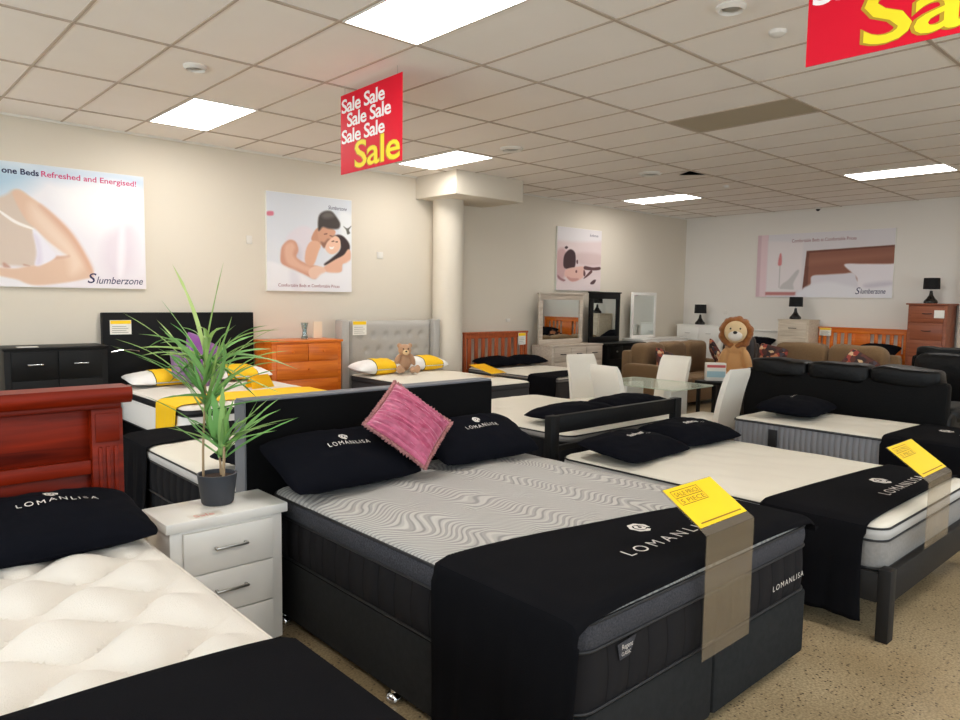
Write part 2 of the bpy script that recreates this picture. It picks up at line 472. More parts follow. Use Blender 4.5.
def text_pts(txt, size=1.0, sx=1.0, bold=0.0, shear=0.0, space=1.0, align='LEFT', res=3, fit=None):
    """a flat triangulated text: vertices (x, y) and faces"""
    c = bpy.data.curves.new('t', 'FONT'); c.body = txt; c.size = size; c.offset = bold; c.shear = shear
    c.space_character = space; c.align_x = align; c.resolution_u = res
    o = bpy.data.objects.new('t', c); COL.objects.link(o)
    dg = bpy.context.evaluated_depsgraph_get()
    me = bpy.data.meshes.new_from_object(o.evaluated_get(dg))
    if fit:
        xs = [v.co.x for v in me.vertices]; sx = fit/(max(xs)-min(xs))
    V = [(v.co.x*sx, v.co.y) for v in me.vertices]; Fc = [tuple(p.vertices) for p in me.polygons]
    bpy.data.objects.remove(o); bpy.data.curves.remove(c); bpy.data.meshes.remove(me)
    return V, Fc

def add_text(bm, txt, fn, mi=0, **kw):
    """text whose every vertex goes through fn(x, y) -> 3D point"""
    V, Fc = text_pts(txt, **kw)
    vs = [bm.verts.new(fn(x, y)) for x, y in V]
    for f in Fc:
        try:
            q = bm.faces.new([vs[i] for i in f]); q.material_index = mi
        except ValueError: pass

def flat_poly(bm, pts, fn, mi=0):
    vs = [bm.verts.new(fn(x, y)) for x, y in pts]
    f = bm.faces.new(vs); f.material_index = mi
    bmesh.ops.triangulate(bm, faces=[f])

def emblem(bm, fn, cx, cy, r, mi=0):
    """round embroidered crest: disc broken by a curling mane cut"""
    n = 28
    def ring(ro, ri, a0, a1, ox=0, oy=0):
        A, B = [], []
        for i in range(n+1):
            a = a0+(a1-a0)*i/n
            w = 1+0.06*math.sin(7*a)
            A.append(bm.verts.new(fn(cx+ox+ro*w*math.cos(a), cy+oy+ro*w*math.sin(a))))
            B.append(bm.verts.new(fn(cx+ox+ri*math.cos(a), cy+oy+ri*math.sin(a))))
        for i in range(n):
            f = bm.faces.new((A[i], A[i+1], B[i+1], B[i])); f.material_index = mi
    ring(r, r*0.62, -0.5, 5.3)
    ring(r*0.52, r*0.16, 1.4, 5.9, ox=r*0.06)
    ring(r*0.42, r*0.22, -0.9, 1.0, ox=r*0.1, oy=r*0.02)

# ------------------------------------------------------------------ the room
X0, X1, Y0, Y1, CZ = -3.2, 13.3, -3.6, 8.28, 3.4
struct('floor', bx(X0-0.2, X1+0.2, Y0-0.2, Y1+0.2, -0.1, 0), M_floor)
struct('ceiling', bx(X0-0.2, X1+0.2, Y0-0.2, Y1+0.2, CZ, CZ+0.1), M_tile)
struct('wall_left', bx(X0, X1+0.2, Y1, Y1+0.2, 0, CZ), M_wall)
struct('wall_back', bx(X1, X1+0.2, Y0-0.2, Y1, 0, CZ), M_wallback)
def window_wall(name, axis, c, a0, a1, wins, z0, z1, m):
    """wall with openings; axis 'x' = plane at constant x"""
    bm = BM()
    def seg(u0, u1, q0, q1):
        if axis == 'x': box(bm, c-0.2, c, u0, u1, q0, q1)
        else: box(bm, u0, u1, c-0.2, c, q0, q1)
    seg(a0, a1, 0, z0); seg(a0, a1, z1, CZ)
    u = a0
    for w0, w1 in wins:
        seg(u, w0, z0, z1); u = w1
    seg(u, a1, z0, z1)
    struct(name, bm, m)
window_wall('wall_front', 'x', X0, Y0, Y1, [(-2.2, 2.2), (2.6, 7.2)], 0.35, 2.9, M_wall)
window_wall('wall_right', 'y', Y0, X0, X1, [(-2.6, 3.0), (3.4, 9.6)], 0.35, 2.9, M_wall)
_w = 1
for axis, c, a, b_ in (('x', X0, -2.2, 2.2), ('x', X0, 2.6, 7.2), ('y', Y0, -2.6, 3.0), ('y', Y0, 3.4, 9.6)):
    fm, gm = BM(), BM()
    cuts = 3
    def fr(bm, u0, u1, q0, q1, t0, t1):
        if axis == 'x': box(bm, c-t1, c-t0, u0, u1, q0, q1)
        else: box(bm, u0, u1, c-t1, c-t0, q0, q1)
    for k in range(cuts+1):
        u = a+(b_-a)*k/cuts
        fr(fm, max(a, u-0.03), min(b_, u+0.03), 0.35, 2.9, 0.06, 0.14)
    fr(fm, a, b_, 0.35, 0.41, 0.06, 0.14); fr(fm, a, b_, 2.84, 2.9, 0.06, 0.14)
    w = struct('window_%d' % _w, fm, M_plasticgrey)
    fr(gm, a+0.03, b_-0.03, 0.41, 2.84, 0.095, 0.101)
    g = obj('pane', gm, M_glass, w, False)
    _w += 1
# ceiling T-bars: 0.6 m x 1.2 m grid
bm = BM()
GX = [3.049+0.597*k for k in range(-10, 18)]
GY = [4.014+1.2*k for k in range(-6, 4)]
for gx in GX: box(bm, gx-0.009, gx+0.009, Y0, Y1, CZ-0.006, CZ+0.01)
for gy in GY: box(bm, X0, X1, gy-0.012, gy+0.012, CZ-0.008, CZ+0.01)
struct('trim_1', bm, M_tbar)
bm = BM(); box(bm, X0, X1, Y1-0.025, Y1, CZ-0.02, CZ); box(bm, X1-0.025, X1, Y0, Y1-0.025, CZ-0.02, CZ)
struct('trim_2', bm, M_whitetrim)
struct('baseboard_left', bx(X0, X1, Y1-0.015, Y1, 0, 0.1), M_whitetrim)
struct('baseboard_back', bx(X1-0.015, X1, Y0, Y1-0.015, 0, 0.1), M_whitetrim)
struct('trim_3', bx(13.18, 13.3, 2.4, 3.31, 0, CZ-0.02), M_wall)
# dark replacement tile, and a black patch painted for the shade in a shifted tile's open corner
struct('trim_4', bx(6.05, 6.61, 2.83, 4.0, CZ-0.004, CZ+0.01), M_darktile)
bm = BM(); v = [bm.verts.new(p) for p in ((8.45, 5.25, CZ-0.005), (8.85, 5.25, CZ-0.005), (8.62, 5.52, CZ-0.005))]
bm.faces.new(v[::-1]); bmesh.ops.solidify(bm, geom=bm.faces[:], thickness=0.004); struct('trim_5', bm, M_piping)
# boxed bulkhead over the column
bm = BM(); box(bm, 6.29, 7.56, 7.40, Y1, 3.088, CZ, 0.004); struct('wall_bulkhead', bm, M_wall, True)
bm = BM(); lathe(bm, [(0, 0), (0.22, 0), (0.22, 3.088), (0, 3.088)], 48, 6.70, 8.045); o = struct('wall_column', bm, M_wall, True)

# ceiling lights
LIGHTS = [(2.75, 3.41), (2.75, 6.98), (5.77, 7.02), (10.42, 6.98), (10.32, 3.36),
          (5.77, -0.2), (2.75, -0.2), (-0.85, 3.41), (-0.85, -0.2), (-0.85, 6.98), (10.32, -0.2), (-0.8, -2.7), (7.0, -2.7)]  # this row: unseen panels, added for the light they give
LL = ['ceiling light panel nearest the camera, at the top edge of the photo', 'ceiling light panel above the black bed head at left',
      'ceiling light panel beside the boxed bulkhead over the column', 'ceiling light panel near the far room corner',
      'ceiling light panel at right in front of the far wall']
LL += ['ceiling light panel over the floor right of the photographer', 'ceiling light panel directly behind the photographer', 'ceiling light panel left of the photographer over the foreground bed',
       'ceiling light panel behind and left of the photographer', 'ceiling light panel in the near left corner by the left wall', 'ceiling light panel by the right end of the far wall, outside the photo',
       'ceiling light panel by the shop front corner', 'ceiling light panel above the right hand shop windows']
for i, (x, y) in enumerate(LIGHTS):
    t = thing('ceiling_light', LL[i], 'ceiling light', (x, y, CZ), 0, 'ceiling light panels')
    hx, hy = 0.29, 0.585
    bm = BM()
    box(bm, -hx, hx, -hy, -hy+0.012, -0.014, 0); box(bm, -hx, hx, hy-0.012, hy, -0.014, 0)
    box(bm, -hx, -hx+0.012, -hy+0.012, hy-0.012, -0.014, 0); box(bm, hx-0.012, hx, -hy+0.012, hy-0.012, -0.014, 0)
    obj('frame', bm, M_plasticwhite, t, False)
    obj('diffuser', bx(-hx+0.012, hx-0.012, -hy+0.012, hy-0.012, -0.010, -0.002), M_panel, t, False)

def ceiling_disc(name, label, cat, x, y, r, kind):
    t = thing(name, label, cat, (x, y, CZ))
    bm = BM()
    if kind == 'vent':
        lathe(bm, [(r*0.55, 0), (r, 0), (r, -0.012), (r*0.82, -0.03), (r*0.72, -0.02), (r*0.68, 0)], 32)
        obj('rim', bm, M_plasticwhite, t)
        bm = BM(); lathe(bm, [(0, -0.022), (r*0.3, -0.024), (r*0.6, -0.012), (r*0.68, 0), (0, 0)], 32)
        obj('core', bm, M_plasticgrey, t)
    elif kind == 'smoke':
        lathe(bm, [(0, -0.035), (r*0.5, -0.034), (r*0.9, -0.02), (r, -0.004), (r, 0), (0, 0)], 32); obj('housing', bm, M_plasticwhite, t)
    elif kind == 'camera':
        lathe(bm, [(0, 0), (r, 0), (r, -0.02), (r*0.8, -0.035), (0, -0.035)], 24); obj('housing', bm, M_plasticwhite, t)
        bm = BM(); lathe(bm, [(0, -0.03-r*0.8), (r*0.4, -0.03-r*0.7), (r*0.72, -0.035-r*0.2), (r*0.72, -0.03), (0, -0.03)], 24)
        obj('dome', bm, M_eye if 'dark' in label else M_plasticwhite, t)
ceiling_disc('ceiling_vent', 'round ceiling vent near the top left light panel', 'ceiling vent', 2.15, 5.55, 0.085, 'vent')
ceiling_disc('ceiling_vent', 'round ceiling vent cut by the top edge near the upper right sale sign', 'ceiling vent', 3.96, 2.23, 0.085, 'vent')
ceiling_disc('smoke_detector', 'white flat smoke detector left of the upper right sale sign', 'smoke detector', 4.52, 2.22, 0.055, 'smoke')
ceiling_disc('ceiling_vent', 'round ceiling fitting above and right of the column bulkhead', 'ceiling vent', 5.86, 5.93, 0.13, 'vent')
ceiling_disc('ceiling_vent', 'round ceiling fitting beside the dark ceiling gap near the far light panel', 'ceiling vent', 8.25, 5.72, 0.15, 'vent')
ceiling_disc('smoke_detector', 'small white detector on the ceiling near the far wall', 'smoke detector', 9.9, 5.54, 0.05, 'smoke')
ceiling_disc('security_camera', 'small dark security camera dome where ceiling meets the far wall', 'camera', 13.15, 5.56, 0.05, 'camera')

# small wall plates
def wall_plate(x, z, w, h, label, back=None):
    if back is None: o = obj('wall_plate', bx(x-w/2, x+w/2, Y1-0.012, Y1, z-h/2, z+h/2, 0.003), M_plasticwhite)
    else: o = obj('wall_plate', bx(X1-0.012, X1, back-w/2, back+w/2, z-h/2, z+h/2, 0.003), M_plasticwhite)
    tag(o, label, 'wall plate')
wall_plate(3.81, 2.36, 0.07, 0.10, 'small white wall plate left of the embracing couple picture')
wall_plate(5.68, 2.27, 0.10, 0.09, 'small white wall plate between the embracing couple picture and the column')
wall_plate(8.16, 1.36, 0.09, 0.05, 'small pale wall plate above the brown slatted bed head')
wall_plate(0, 1.50, 0.08, 0.08, 'small white wall plate above the white chest in the far corner', back=7.33)

# ------------------------------------------------------------------ wall pictures
def smooth_poly(pts, k=8):
    P = [np.array(p, float) for p in pts]; n = len(P); out = []
    for i in range(n):
        a, b, c, d = P[i-1], P[i], P[(i+1) % n], P[(i+2) % n]
        for j in range(k):
            t = j/k
            out.append(0.5*((2*b)+(-a+c)*t+(2*a-5*b+4*c-d)*t*t+(-a+3*b-3*c+d)*t**3))
    return np.array(out)
def paint(nx, ny, layers, asp):
    """layers: (colour, alpha, softness, polygon, sharp) in unit coordinates, v up"""
    u, v = np.meshgrid((np.arange(nx)+0.5)/nx, (np.arange(ny)+0.5)/ny)
    img = np.zeros((ny, nx, 3))
    for lay in layers:
        if lay[0] == 'grad':
            _, c0, c1, dx, dy = lay
            t = np.clip(u*dx+v*dy, 0, 1)[..., None]
            img = np.array(c0)*(1-t)+np.array(c1)*t
            continue
        col, al, soft_, pts = lay[:4]
        P = np.array(pts, float) if len(lay) > 4 else smooth_poly(pts)
        ins = np.zeros(u.shape, bool); D = np.full(u.shape, 9.0)
        for i in range(len(P)):
            x1, y1 = P[i-1]; x2, y2 = P[i]
            c = ((y1 > v) != (y2 > v))
            with np.errstate(divide='ignore', invalid='ignore'):
                xi = (x2-x1)*(v-y1)/((y2-y1) if abs(y2-y1) > 1e-9 else 1e-9)+x1
            ins ^= c & (u < xi)
            ex, ey = (x2-x1)*asp, y2-y1; L2 = ex*ex+ey*ey+1e-12
            t = np.clip((((u-x1)*asp)*ex+(v-y1)*ey)/L2, 0, 1)
            D = np.minimum(D, np.hypot((u-x1)*asp-t*ex, (v-y1)-t*ey))
        sd = np.where(ins, D, -D)
        a = (np.clip(sd/soft_*0.5+0.5, 0, 1)*al)[..., None]
        img = img*(1-a)+np.array(col)*a
    return img

def ellipse(cx, cy, rx, ry, rot=0, n=12):
    return [(cx+rx*math.cos(2*PI*i/n)*math.cos(rot)-ry*math.sin(2*PI*i/n)*math.sin(rot),
             cy+rx*math.cos(2*PI*i/n)*math.sin(rot)+ry*math.sin(2*PI*i/n)*math.cos(rot)) for i in range(n)]

def poster(label, w, h, loc, rz, layers, texts, n=150, depth=0.03):
    """canvas print; local x right, z up, facing -y"""
    t = thing('wall_picture', label, 'picture', loc, rz, 'bedding advertisement prints')
    obj('canvas', bx(-w/2, w/2, -depth, 0, -h/2, h/2, 0.002), M_cardwhite, t)
    nx, ny = int(n*w/h), n
    img = paint(nx, ny, layers, w/h)
    bm = BM()
    V = [[bm.verts.new((-w/2+0.004+(w-0.008)*i/nx, -depth-0.0015, -h/2+0.004+(h-0.008)*j/ny)) for i in range(nx+1)] for j in range(ny+1)]
    for j in range(ny):
        for i in range(nx): bm.faces.new((V[j][i], V[j][i+1], V[j+1][i+1], V[j+1][i]))
    o = obj('printed_image', bm, M_print, t, False)
    a = o.data.color_attributes.new('ink', 'FLOAT_COLOR', 'CORNER')
    lin = np.where(img/255 <= 0.04045, img/255/12.92, ((img/255+0.055)/1.055)**2.4)
    arr = np.ones((nx*ny, 4, 4)); arr[:, :, :3] = lin.reshape(-1, 1, 3)
    a.data.foreach_set('color', arr.astype(np.float32).ravel())
    for txt, x, z, m, kw in texts:
        bm = BM(); add_text(bm, txt, lambda a_, b_: (x+a_, -depth-0.003, z+b_), **kw)
        obj('lettering', bm, m, t, False)
    return t

skin, skin2, skin3 = (236, 202, 184), (222, 172, 150), (245, 222, 208)
# sleeping woman's arm and shoulder (2.4 m wide, partly outside the frame)
def frame_map(xl, xr, t0, t1, b0, b1, u0=0.0, u1=1.0, bend=0.0):
    """sketch coordinates of a print (x right, y down, skewed edges) -> unit coordinates"""
    def f(pts):
        out = []
        for x, y in pts:
            k = (x-xl)/(xr-xl); t = t0+(t1-t0)*k; b = b0+(b1-b0)*k
            k *= 1-bend*(1-k)
            out.append((u0+(u1-u0)*k, (b-y)/(b-t)))
        return out
    return f
q1 = frame_map(0, 691, 48, 122, 645, 662, 0.4625, 1.0, 0.21)
poster('large wall picture of a bare arm and shoulder on white bedding, at left edge', 2.4, 1.2, (1.42, Y1-0.001, 2.35), 0, [
    ('grad', (238, 230, 236), (240, 240, 246), 0.0, 1.0),
    ((176, 208, 230), 0.9, 0.10, q1([(-200, 20), (0, 60), (150, 90), (190, 120), (120, 175), (0, 215), (-200, 240)])),
    ((196, 214, 232), 0.8, 0.06, q1([(180, 60), (400, 80), (700, 120), (700, 190), (560, 150), (300, 150)])),
    ((250, 248, 250), 0.9, 0.10, q1([(300, 200), (450, 160), (640, 200), (640, 330), (500, 380), (350, 330)])),
    ((228, 216, 226), 0.8, 0.05, q1([(520, 400), (640, 360), (640, 560), (540, 600), (490, 520)])),
    ((244, 238, 244), 0.9, 0.02, q1([(575, 380), (600, 370), (590, 580), (560, 590)])),
    ((240, 236, 240), 1, 0.02, q1([(-300, 560), (0, 560), (145, 620), (150, 700), (-300, 700)])),
    ((216, 198, 184), 1, 0.015, q1([(-300, 300), (0, 215), (50, 190), (95, 190), (150, 240), (165, 380), (170, 520), (140, 550), (0, 545), (-300, 560)])),
    ((226, 192, 168), 1, 0.010, q1([(55, 200), (90, 186), (145, 218), (225, 272), (300, 338), (352, 396), (402, 476), (440, 556), (448, 590), (432, 606), (300, 630), (150, 640), (60, 612), (-40, 590), (-40, 556), (50, 560), (120, 550), (200, 537), (262, 508), (325, 500), (296, 478), (232, 430), (165, 368), (122, 330), (80, 262)])),
    ((240, 216, 198), 0.8, 0.04, q1([(150, 250), (230, 310), (300, 390), (370, 480), (400, 550), (340, 590), (320, 500), (220, 400), (150, 320)])),
    ((214, 158, 132), 0.6, 0.03, q1([(200, 262), (300, 342), (352, 400), (402, 480), (440, 560), (420, 560), (350, 430), (250, 320)])),
    ((206, 160, 138), 0.7, 0.012, q1([(230, 500), (300, 502), (330, 498), (330, 506), (280, 514), (220, 520)])),
    ((190, 140, 122), 0.8, 0.008, q1([(-10, 530), (20, 545), (25, 556), (-10, 552)])), ((196, 150, 130), 0.8, 0.006, q1([(100, 538), (130, 545), (130, 550), (100, 546)])),
    ((240, 236, 246), 1, 0.008, q1([(152, 372), (190, 398), (232, 456), (268, 500), (225, 532), (160, 546), (172, 480)])),
    ((222, 212, 230), 0.8, 0.02, q1([(160, 400), (185, 430), (195, 530), (165, 540), (175, 470)])),
    ((250, 244, 240), 1, 0.005, q1([(-20, 280), (70, 332), (150, 364), (150, 374), (60, 344), (-20, 292)])),
], [('one Beds', -0.09, 0.485, M_navy, dict(size=0.078, bold=0.002, fit=0.31)),
    ('Refreshed and Energised!', 0.235, 0.485, M_magenta, dict(size=0.078, bold=0.001, fit=0.88)),
    ('S', 0.615, -0.545, M_logoblue, dict(size=0.145, shear=0.25, bold=0.001, fit=0.085)),
    ('lumberzone', 0.70, -0.55, M_logoblue, dict(size=0.105, shear=0.3, fit=0.46, bold=0.0005))], n=150)

hair, hair2 = (52, 34, 32), (44, 24, 26)
q2 = frame_map(90, 605, 68, 128, 660, 668, bend=0.09)
poster('square wall picture of an embracing couple laughing on white bedding', 1.2, 1.2, (4.615, Y1-0.001, 2.36), 0, [
    ('grad', (232, 232, 238), (216, 220, 228), 0.0, 1.0),
    ((236, 238, 240), 0.9, 0.03, q2([(530, 200), (620, 240), (620, 500), (560, 420)])),
    ((86, 84, 76), 0.9, 0.006, q2([(556, 278), (580, 290), (604, 276), (590, 300), (596, 318), (580, 325), (572, 300)])),
    ((228, 220, 228), 1, 0.02, q2([(205, 370), (240, 310), (310, 275), (372, 300), (385, 350), (345, 470), (310, 505), (220, 500)])),
    ((206, 200, 212), 0.7, 0.03, q2([(240, 380), (290, 400), (300, 480), (260, 470)])),
    ((214, 158, 134), 1, 0.010, q2([(174, 440), (186, 392), (228, 358), (268, 372), (282, 420), (272, 462), (330, 498), (400, 515), (432, 545), (405, 582), (372, 590), (300, 556), (212, 522), (176, 492)])),
    ((234, 190, 166), 0.8, 0.02, q2([(200, 400), (240, 372), (262, 400), (250, 450), (300, 500), (380, 530), (370, 560), (280, 530), (210, 490)])),
    ((206, 150, 122), 1, 0.008, q2([(362, 345), (385, 300), (410, 290), (425, 350), (430, 385), (400, 380), (368, 365)])),
    ((212, 158, 130), 1, 0.008, q2([(402, 300), (430, 280), (480, 290), (508, 308), (496, 342), (474, 360), (452, 388), (438, 404), (418, 382), (402, 345)])),
    ((126, 84, 70), 0.7, 0.012, q2([(418, 370), (440, 372), (462, 352), (478, 362), (455, 392), (436, 406)])),
    ((120, 78, 66), 0.8, 0.004, q2([(438, 322), (456, 318), (458, 325), (440, 328)])), ((120, 78, 66), 0.8, 0.004, q2([(474, 330), (490, 334), (488, 340), (474, 336)])),
    ((60, 50, 46), 1, 0.012, q2([(404, 300), (402, 250), (412, 210), (442, 190), (482, 190), (512, 220), (536, 262), (524, 292), (470, 292), (432, 282), (414, 300)])),
    ((112, 106, 100), 0.7, 0.02, q2([(425, 215), (445, 196), (480, 196), (500, 220), (470, 230), (440, 230)])),
    ((226, 176, 148), 1, 0.008, q2([(330, 412), (358, 368), (398, 366), (418, 392), (404, 430), (378, 500), (350, 512), (322, 486)])),
    ((52, 34, 34), 1, 0.010, q2([(492, 345), (520, 328), (556, 338), (588, 375), (594, 410), (572, 450), (520, 482), (452, 508), (440, 500), (480, 470), (530, 425), (536, 385)])),
    ((240, 196, 170), 1, 0.007, q2([(482, 350), (508, 334), (534, 354), (538, 398), (514, 434), (476, 442), (446, 412), (456, 374)])),
    ((250, 244, 240), 1, 0.003, q2([(470, 398), (486, 402), (500, 396), (492, 412), (476, 412)])), ((90, 54, 48), 0.9, 0.003, q2([(484, 366), (498, 362), (500, 368), (486, 370)])), ((90, 54, 48), 0.9, 0.003, q2([(508, 368), (520, 366), (522, 372), (510, 373)])),
    ((232, 182, 156), 1, 0.008, q2([(436, 520), (500, 478), (556, 448), (584, 414), (600, 430), (594, 490), (552, 502), (542, 548), (484, 556), (440, 542)])),
    ((238, 200, 178), 1, 0.008, q2([(345, 540), (380, 515), (430, 520), (448, 545), (410, 575), (372, 590), (350, 575)])),
    ((240, 238, 242), 1, 0.015, q2([(430, 556), (542, 552), (560, 505), (620, 490), (620, 700), (60, 700), (60, 500), (175, 505), (300, 566), (372, 600)])),
    ((226, 222, 230), 0.7, 0.03, q2([(230, 540), (280, 560), (290, 640), (240, 640)])),
    ((214, 110, 130), 0.9, 0.008, q2([(95, 190), (130, 190), (130, 212), (95, 212)])),
], [('Slumberzone', 0.245, 0.455, M_logoblue, dict(size=0.07, shear=0.2, sx=0.75)),
    ('Comfortable Beds at Comfortable Prices', -0.02, -0.545, M_maroon, dict(size=0.055, sx=0.95, align='CENTER'))], n=150)

q3 = frame_map(222, 475, 35, 70, 422, 428, bend=0.1)
poster('portrait wall picture of a dark-haired sleeper on pink bedding above the mirrors', 1.2, 1.08, (9.87, Y1-0.001, 2.405), 0, [
    ('grad', (224, 206, 208), (222, 204, 202), 0.0, 1.0),
    ((228, 222, 224), 1, 0.03, q3([(200, 20), (500, 40), (500, 125), (200, 115)])),
    ((204, 164, 164), 0.9, 0.03, q3([(222, 190), (262, 170), (280, 230), (270, 330), (250, 360), (222, 320)])),
    ((228, 212, 212), 0.9, 0.03, q3([(222, 370), (300, 385), (460, 340), (480, 440), (222, 440)])),
    ((206, 180, 178), 0.7, 0.03, q3([(340, 200), (470, 210), (470, 270), (360, 265)])),
    ((150, 104, 108), 0.9, 0.01, q3([(228, 330), (250, 350), (275, 362), (262, 370), (232, 352)])),
    ((62, 36, 42), 1, 0.012, q3([(260, 250), (268, 205), (298, 176), (326, 195), (332, 240), (326, 285), (296, 296), (266, 286)])),
    ((62, 36, 42), 1, 0.006, q3([(266, 165), (276, 156), (286, 164), (276, 174)])), ((90, 54, 58), 0.9, 0.006, q3([(336, 245), (344, 240), (346, 262), (338, 262)])),
    ((228, 184, 172), 1, 0.008, q3([(280, 296), (330, 284), (382, 284), (380, 338), (350, 364), (312, 372), (286, 352), (268, 330)])),
    ((196, 140, 134), 0.8, 0.01, q3([(286, 340), (310, 350), (350, 352), (346, 364), (312, 370), (288, 354)])),
    ((110, 66, 68), 0.9, 0.004, q3([(332, 306), (340, 302), (342, 316), (334, 318)])),
    ((92, 56, 58), 1, 0.006, q3([(384, 278), (430, 286), (470, 284), (470, 300), (430, 304), (384, 298)])),
    ((96, 58, 60), 1, 0.006, q3([(380, 352), (396, 330), (420, 304), (428, 314), (408, 336), (386, 352)])), ((96, 58, 60), 1, 0.006, q3([(380, 300), (390, 320), (386, 340), (378, 330)])),
    ((84, 56, 60), 1, 0.008, q3([(418, 380), (436, 362), (450, 362), (440, 384), (424, 388)])),
], [('Slumberzone', 0.26, 0.42, M_logoblue, dict(size=0.065, shear=0.2, sx=0.7))], n=110)

poster('wide far wall picture of a timber bed head with white pillows and pink table', 2.4, 1.17, (X1-0.001, 5.51, 2.39), -PI/2, [
    ('grad', (224, 216, 222), (226, 222, 226), 0.0, 1.0),
    ((216, 186, 194), 1, 0.01, [(-0.01, 0), (0.085, 0), (0.085, 1.01), (-0.01, 1.01)], 1),
    ((232, 206, 212), 1, 0.01, [(0.03, 0), (0.085, 0), (0.085, 1.01), (0.03, 1.01)], 1),
    ((234, 226, 228), 1, 0.02, [(0.085, 0.1), (0.36, 0.1), (0.36, 0.86), (0.085, 0.9)], 1),
    ((196, 190, 190), 1, 0.006, [(0.185, 0.15), (0.192, 0.15), (0.192, 0.5), (0.185, 0.5)], 1),
    ((214, 130, 134), 1, 0.01, [(0.172, 0.52), (0.2, 0.52), (0.196, 0.68), (0.182, 0.68)]),
    ((200, 196, 196), 0.9, 0.012, [(0.2, 0.12), (0.3, 0.12), (0.3, 0.22), (0.34, 0.4), (0.32, 0.42), (0.26, 0.28), (0.21, 0.2)]),
    ((230, 224, 226), 1, 0.01, ellipse(0.2, 0.095, 0.12, 0.035)),
    ((190, 120, 118), 1, 0.01, [(0.08, 0.08), (0.32, 0.08), (0.32, 0.03), (0.08, 0.03)], 1),
    ((112, 66, 52), 1, 0.006, [(0.39, 0.72), (1.01, 0.76), (1.01, 0.1), (0.37, 0.1)], 1),
    ((146, 92, 74), 1, 0.008, [(0.41, 0.69), (1.01, 0.735), (1.01, 0.1), (0.41, 0.1)], 1),
    ((162, 106, 86), 0.8, 0.04, [(0.41, 0.5), (1.01, 0.6), (1.01, 0.66), (0.41, 0.6)], 1),
    ((226, 222, 230), 1, 0.012, [(0.34, 0.0), (0.38, 0.14), (0.43, 0.2), (0.44, 0.33), (0.55, 0.35), (0.66, 0.36), (0.74, 0.36), (0.8, 0.2), (1.05, 0.2), (1.05, -0.1), (0.34, -0.1)]),
    ((238, 232, 238), 1, 0.012, [(0.67, 0.5), (0.8, 0.5), (0.98, 0.49), (1.04, 0.5), (1.04, 0.1), (0.8, 0.12), (0.76, 0.3), (0.72, 0.38)]),
    ((206, 200, 212), 0.8, 0.03, [(0.82, 0.2), (0.98, 0.24), (1.0, 0.18), (0.84, 0.14)]),
    ((236, 234, 240), 1, 0.03, [(0.36, -0.05), (0.4, 0.16), (0.55, 0.24), (0.7, 0.18), (0.85, 0.13), (1.05, 0.16), (1.05, -0.1)]),
], [('Comfortable Beds at Comfortable Prices', 0.02, 0.42, M_maroon, dict(size=0.085, sx=0.8, align='CENTER')),
    ('S', 0.60, -0.52, M_logoblue, dict(size=0.17, shear=0.25)),
    ('lumberzone', 0.69, -0.51, M_logoblue, dict(size=0.12, shear=0.2, fit=0.40, bold=0.0015))], n=110)

# ------------------------------------------------------------------ hanging sale signs (local x right, z up, face -y)
def sale_sign(label, loc, rz):
    t = thing('sale_sign', label, 'sign', loc, rz, 'red sale signs hanging from the ceiling')
    w, h = 0.83, 0.635
    t.scale = (1.07, 1, 1)
    obj('board', bx(0, w, -0.002, 0.002, 0, h), M_red, t, False)
    for (x, z) in ((0.0, 0.49), (0.08, 0.37), (0.0, 0.245)):
        bm = BM(); add_text(bm, 'Sale Sale', lambda a, b: (x+0.012+a, -0.0035, z+b), size=0.152, fit=0.60, bold=0.003, space=0.92)
        obj('lettering', bm, M_textwhite, t, False)
    bm = BM(); add_text(bm, 'Sale', lambda a, b: (0.195+a, -0.0035, 0.03+b), size=0.295, fit=0.61, bold=0.008, space=0.96); obj('lettering_outline', bm, M_olive, t, False)
    bm = BM(); add_text(bm, 'Sale', lambda a, b: (0.201+a, -0.005, 0.03+b), size=0.295, fit=0.598, bold=0.003, space=0.96); obj('large_lettering', bm, M_textyellow, t, False)
    for x in (0.06, w-0.06):
        bm = BM(); tube(bm, [(x, 0, h), (x, 0, CZ-loc[2])], 0.0015, 5); obj('hanging_wire', bm, M_plasticgrey, t)
sale_sign('red sale sign hanging over the middle of the room, all four lines visible', (3.24, 5.285, 2.705), -PI/2-0.03)
sale_sign('red sale sign cut off by the upper right corner of the photo', (3.16, 1.42, 2.705), -PI/2)

# ------------------------------------------------------------------ bed building kit
def rr_loop(hx, hy, rc, n=10, step=0.05):
    """rounded rectangle, counter-clockwise: list of (x, y, nx, ny)"""
    out = []
    for cx, cy, a0 in ((hx-rc, hy-rc, 0), (-hx+rc, hy-rc, PI/2), (-hx+rc, -hy+rc, PI), (hx-rc, -hy+rc, 1.5*PI)):
        for i in range(n+1):
            a = a0+PI/2*i/n
            out.append((cx+rc*math.cos(a), cy+rc*math.sin(a), math.cos(a), math.sin(a)))
    res = []
    for i in range(len(out)):
        a = out[i]; b = out[(i+1) % len(out)]
        res.append(a)
        L_ = math.hypot(b[0]-a[0], b[1]-a[1])
        k = int(L_/step)
        if k > 1:
            for j in range(1, k):
                t = j/k; res.append((a[0]+(b[0]-a[0])*t, a[1]+(b[1]-a[1])*t, a[2], a[3]))
    return res

def ring_wall(bm, loop, rows):
    """rows: (offset, z); offset may be a function of the loop index position"""
    R_ = []
    for off, z in rows:
        R_.append([bm.verts.new((x+nx*(off(x, y) if callable(off) else off), y+ny*(off(x, y) if callable(off) else off), z)) for x, y, nx, ny in loop])
    n = len(loop)
    for A, B in zip(R_[:-1], R_[1:]):
        for i in range(n): bm.faces.new((A[i], A[(i+1) % n], B[(i+1) % n], B[i]))
    return R_

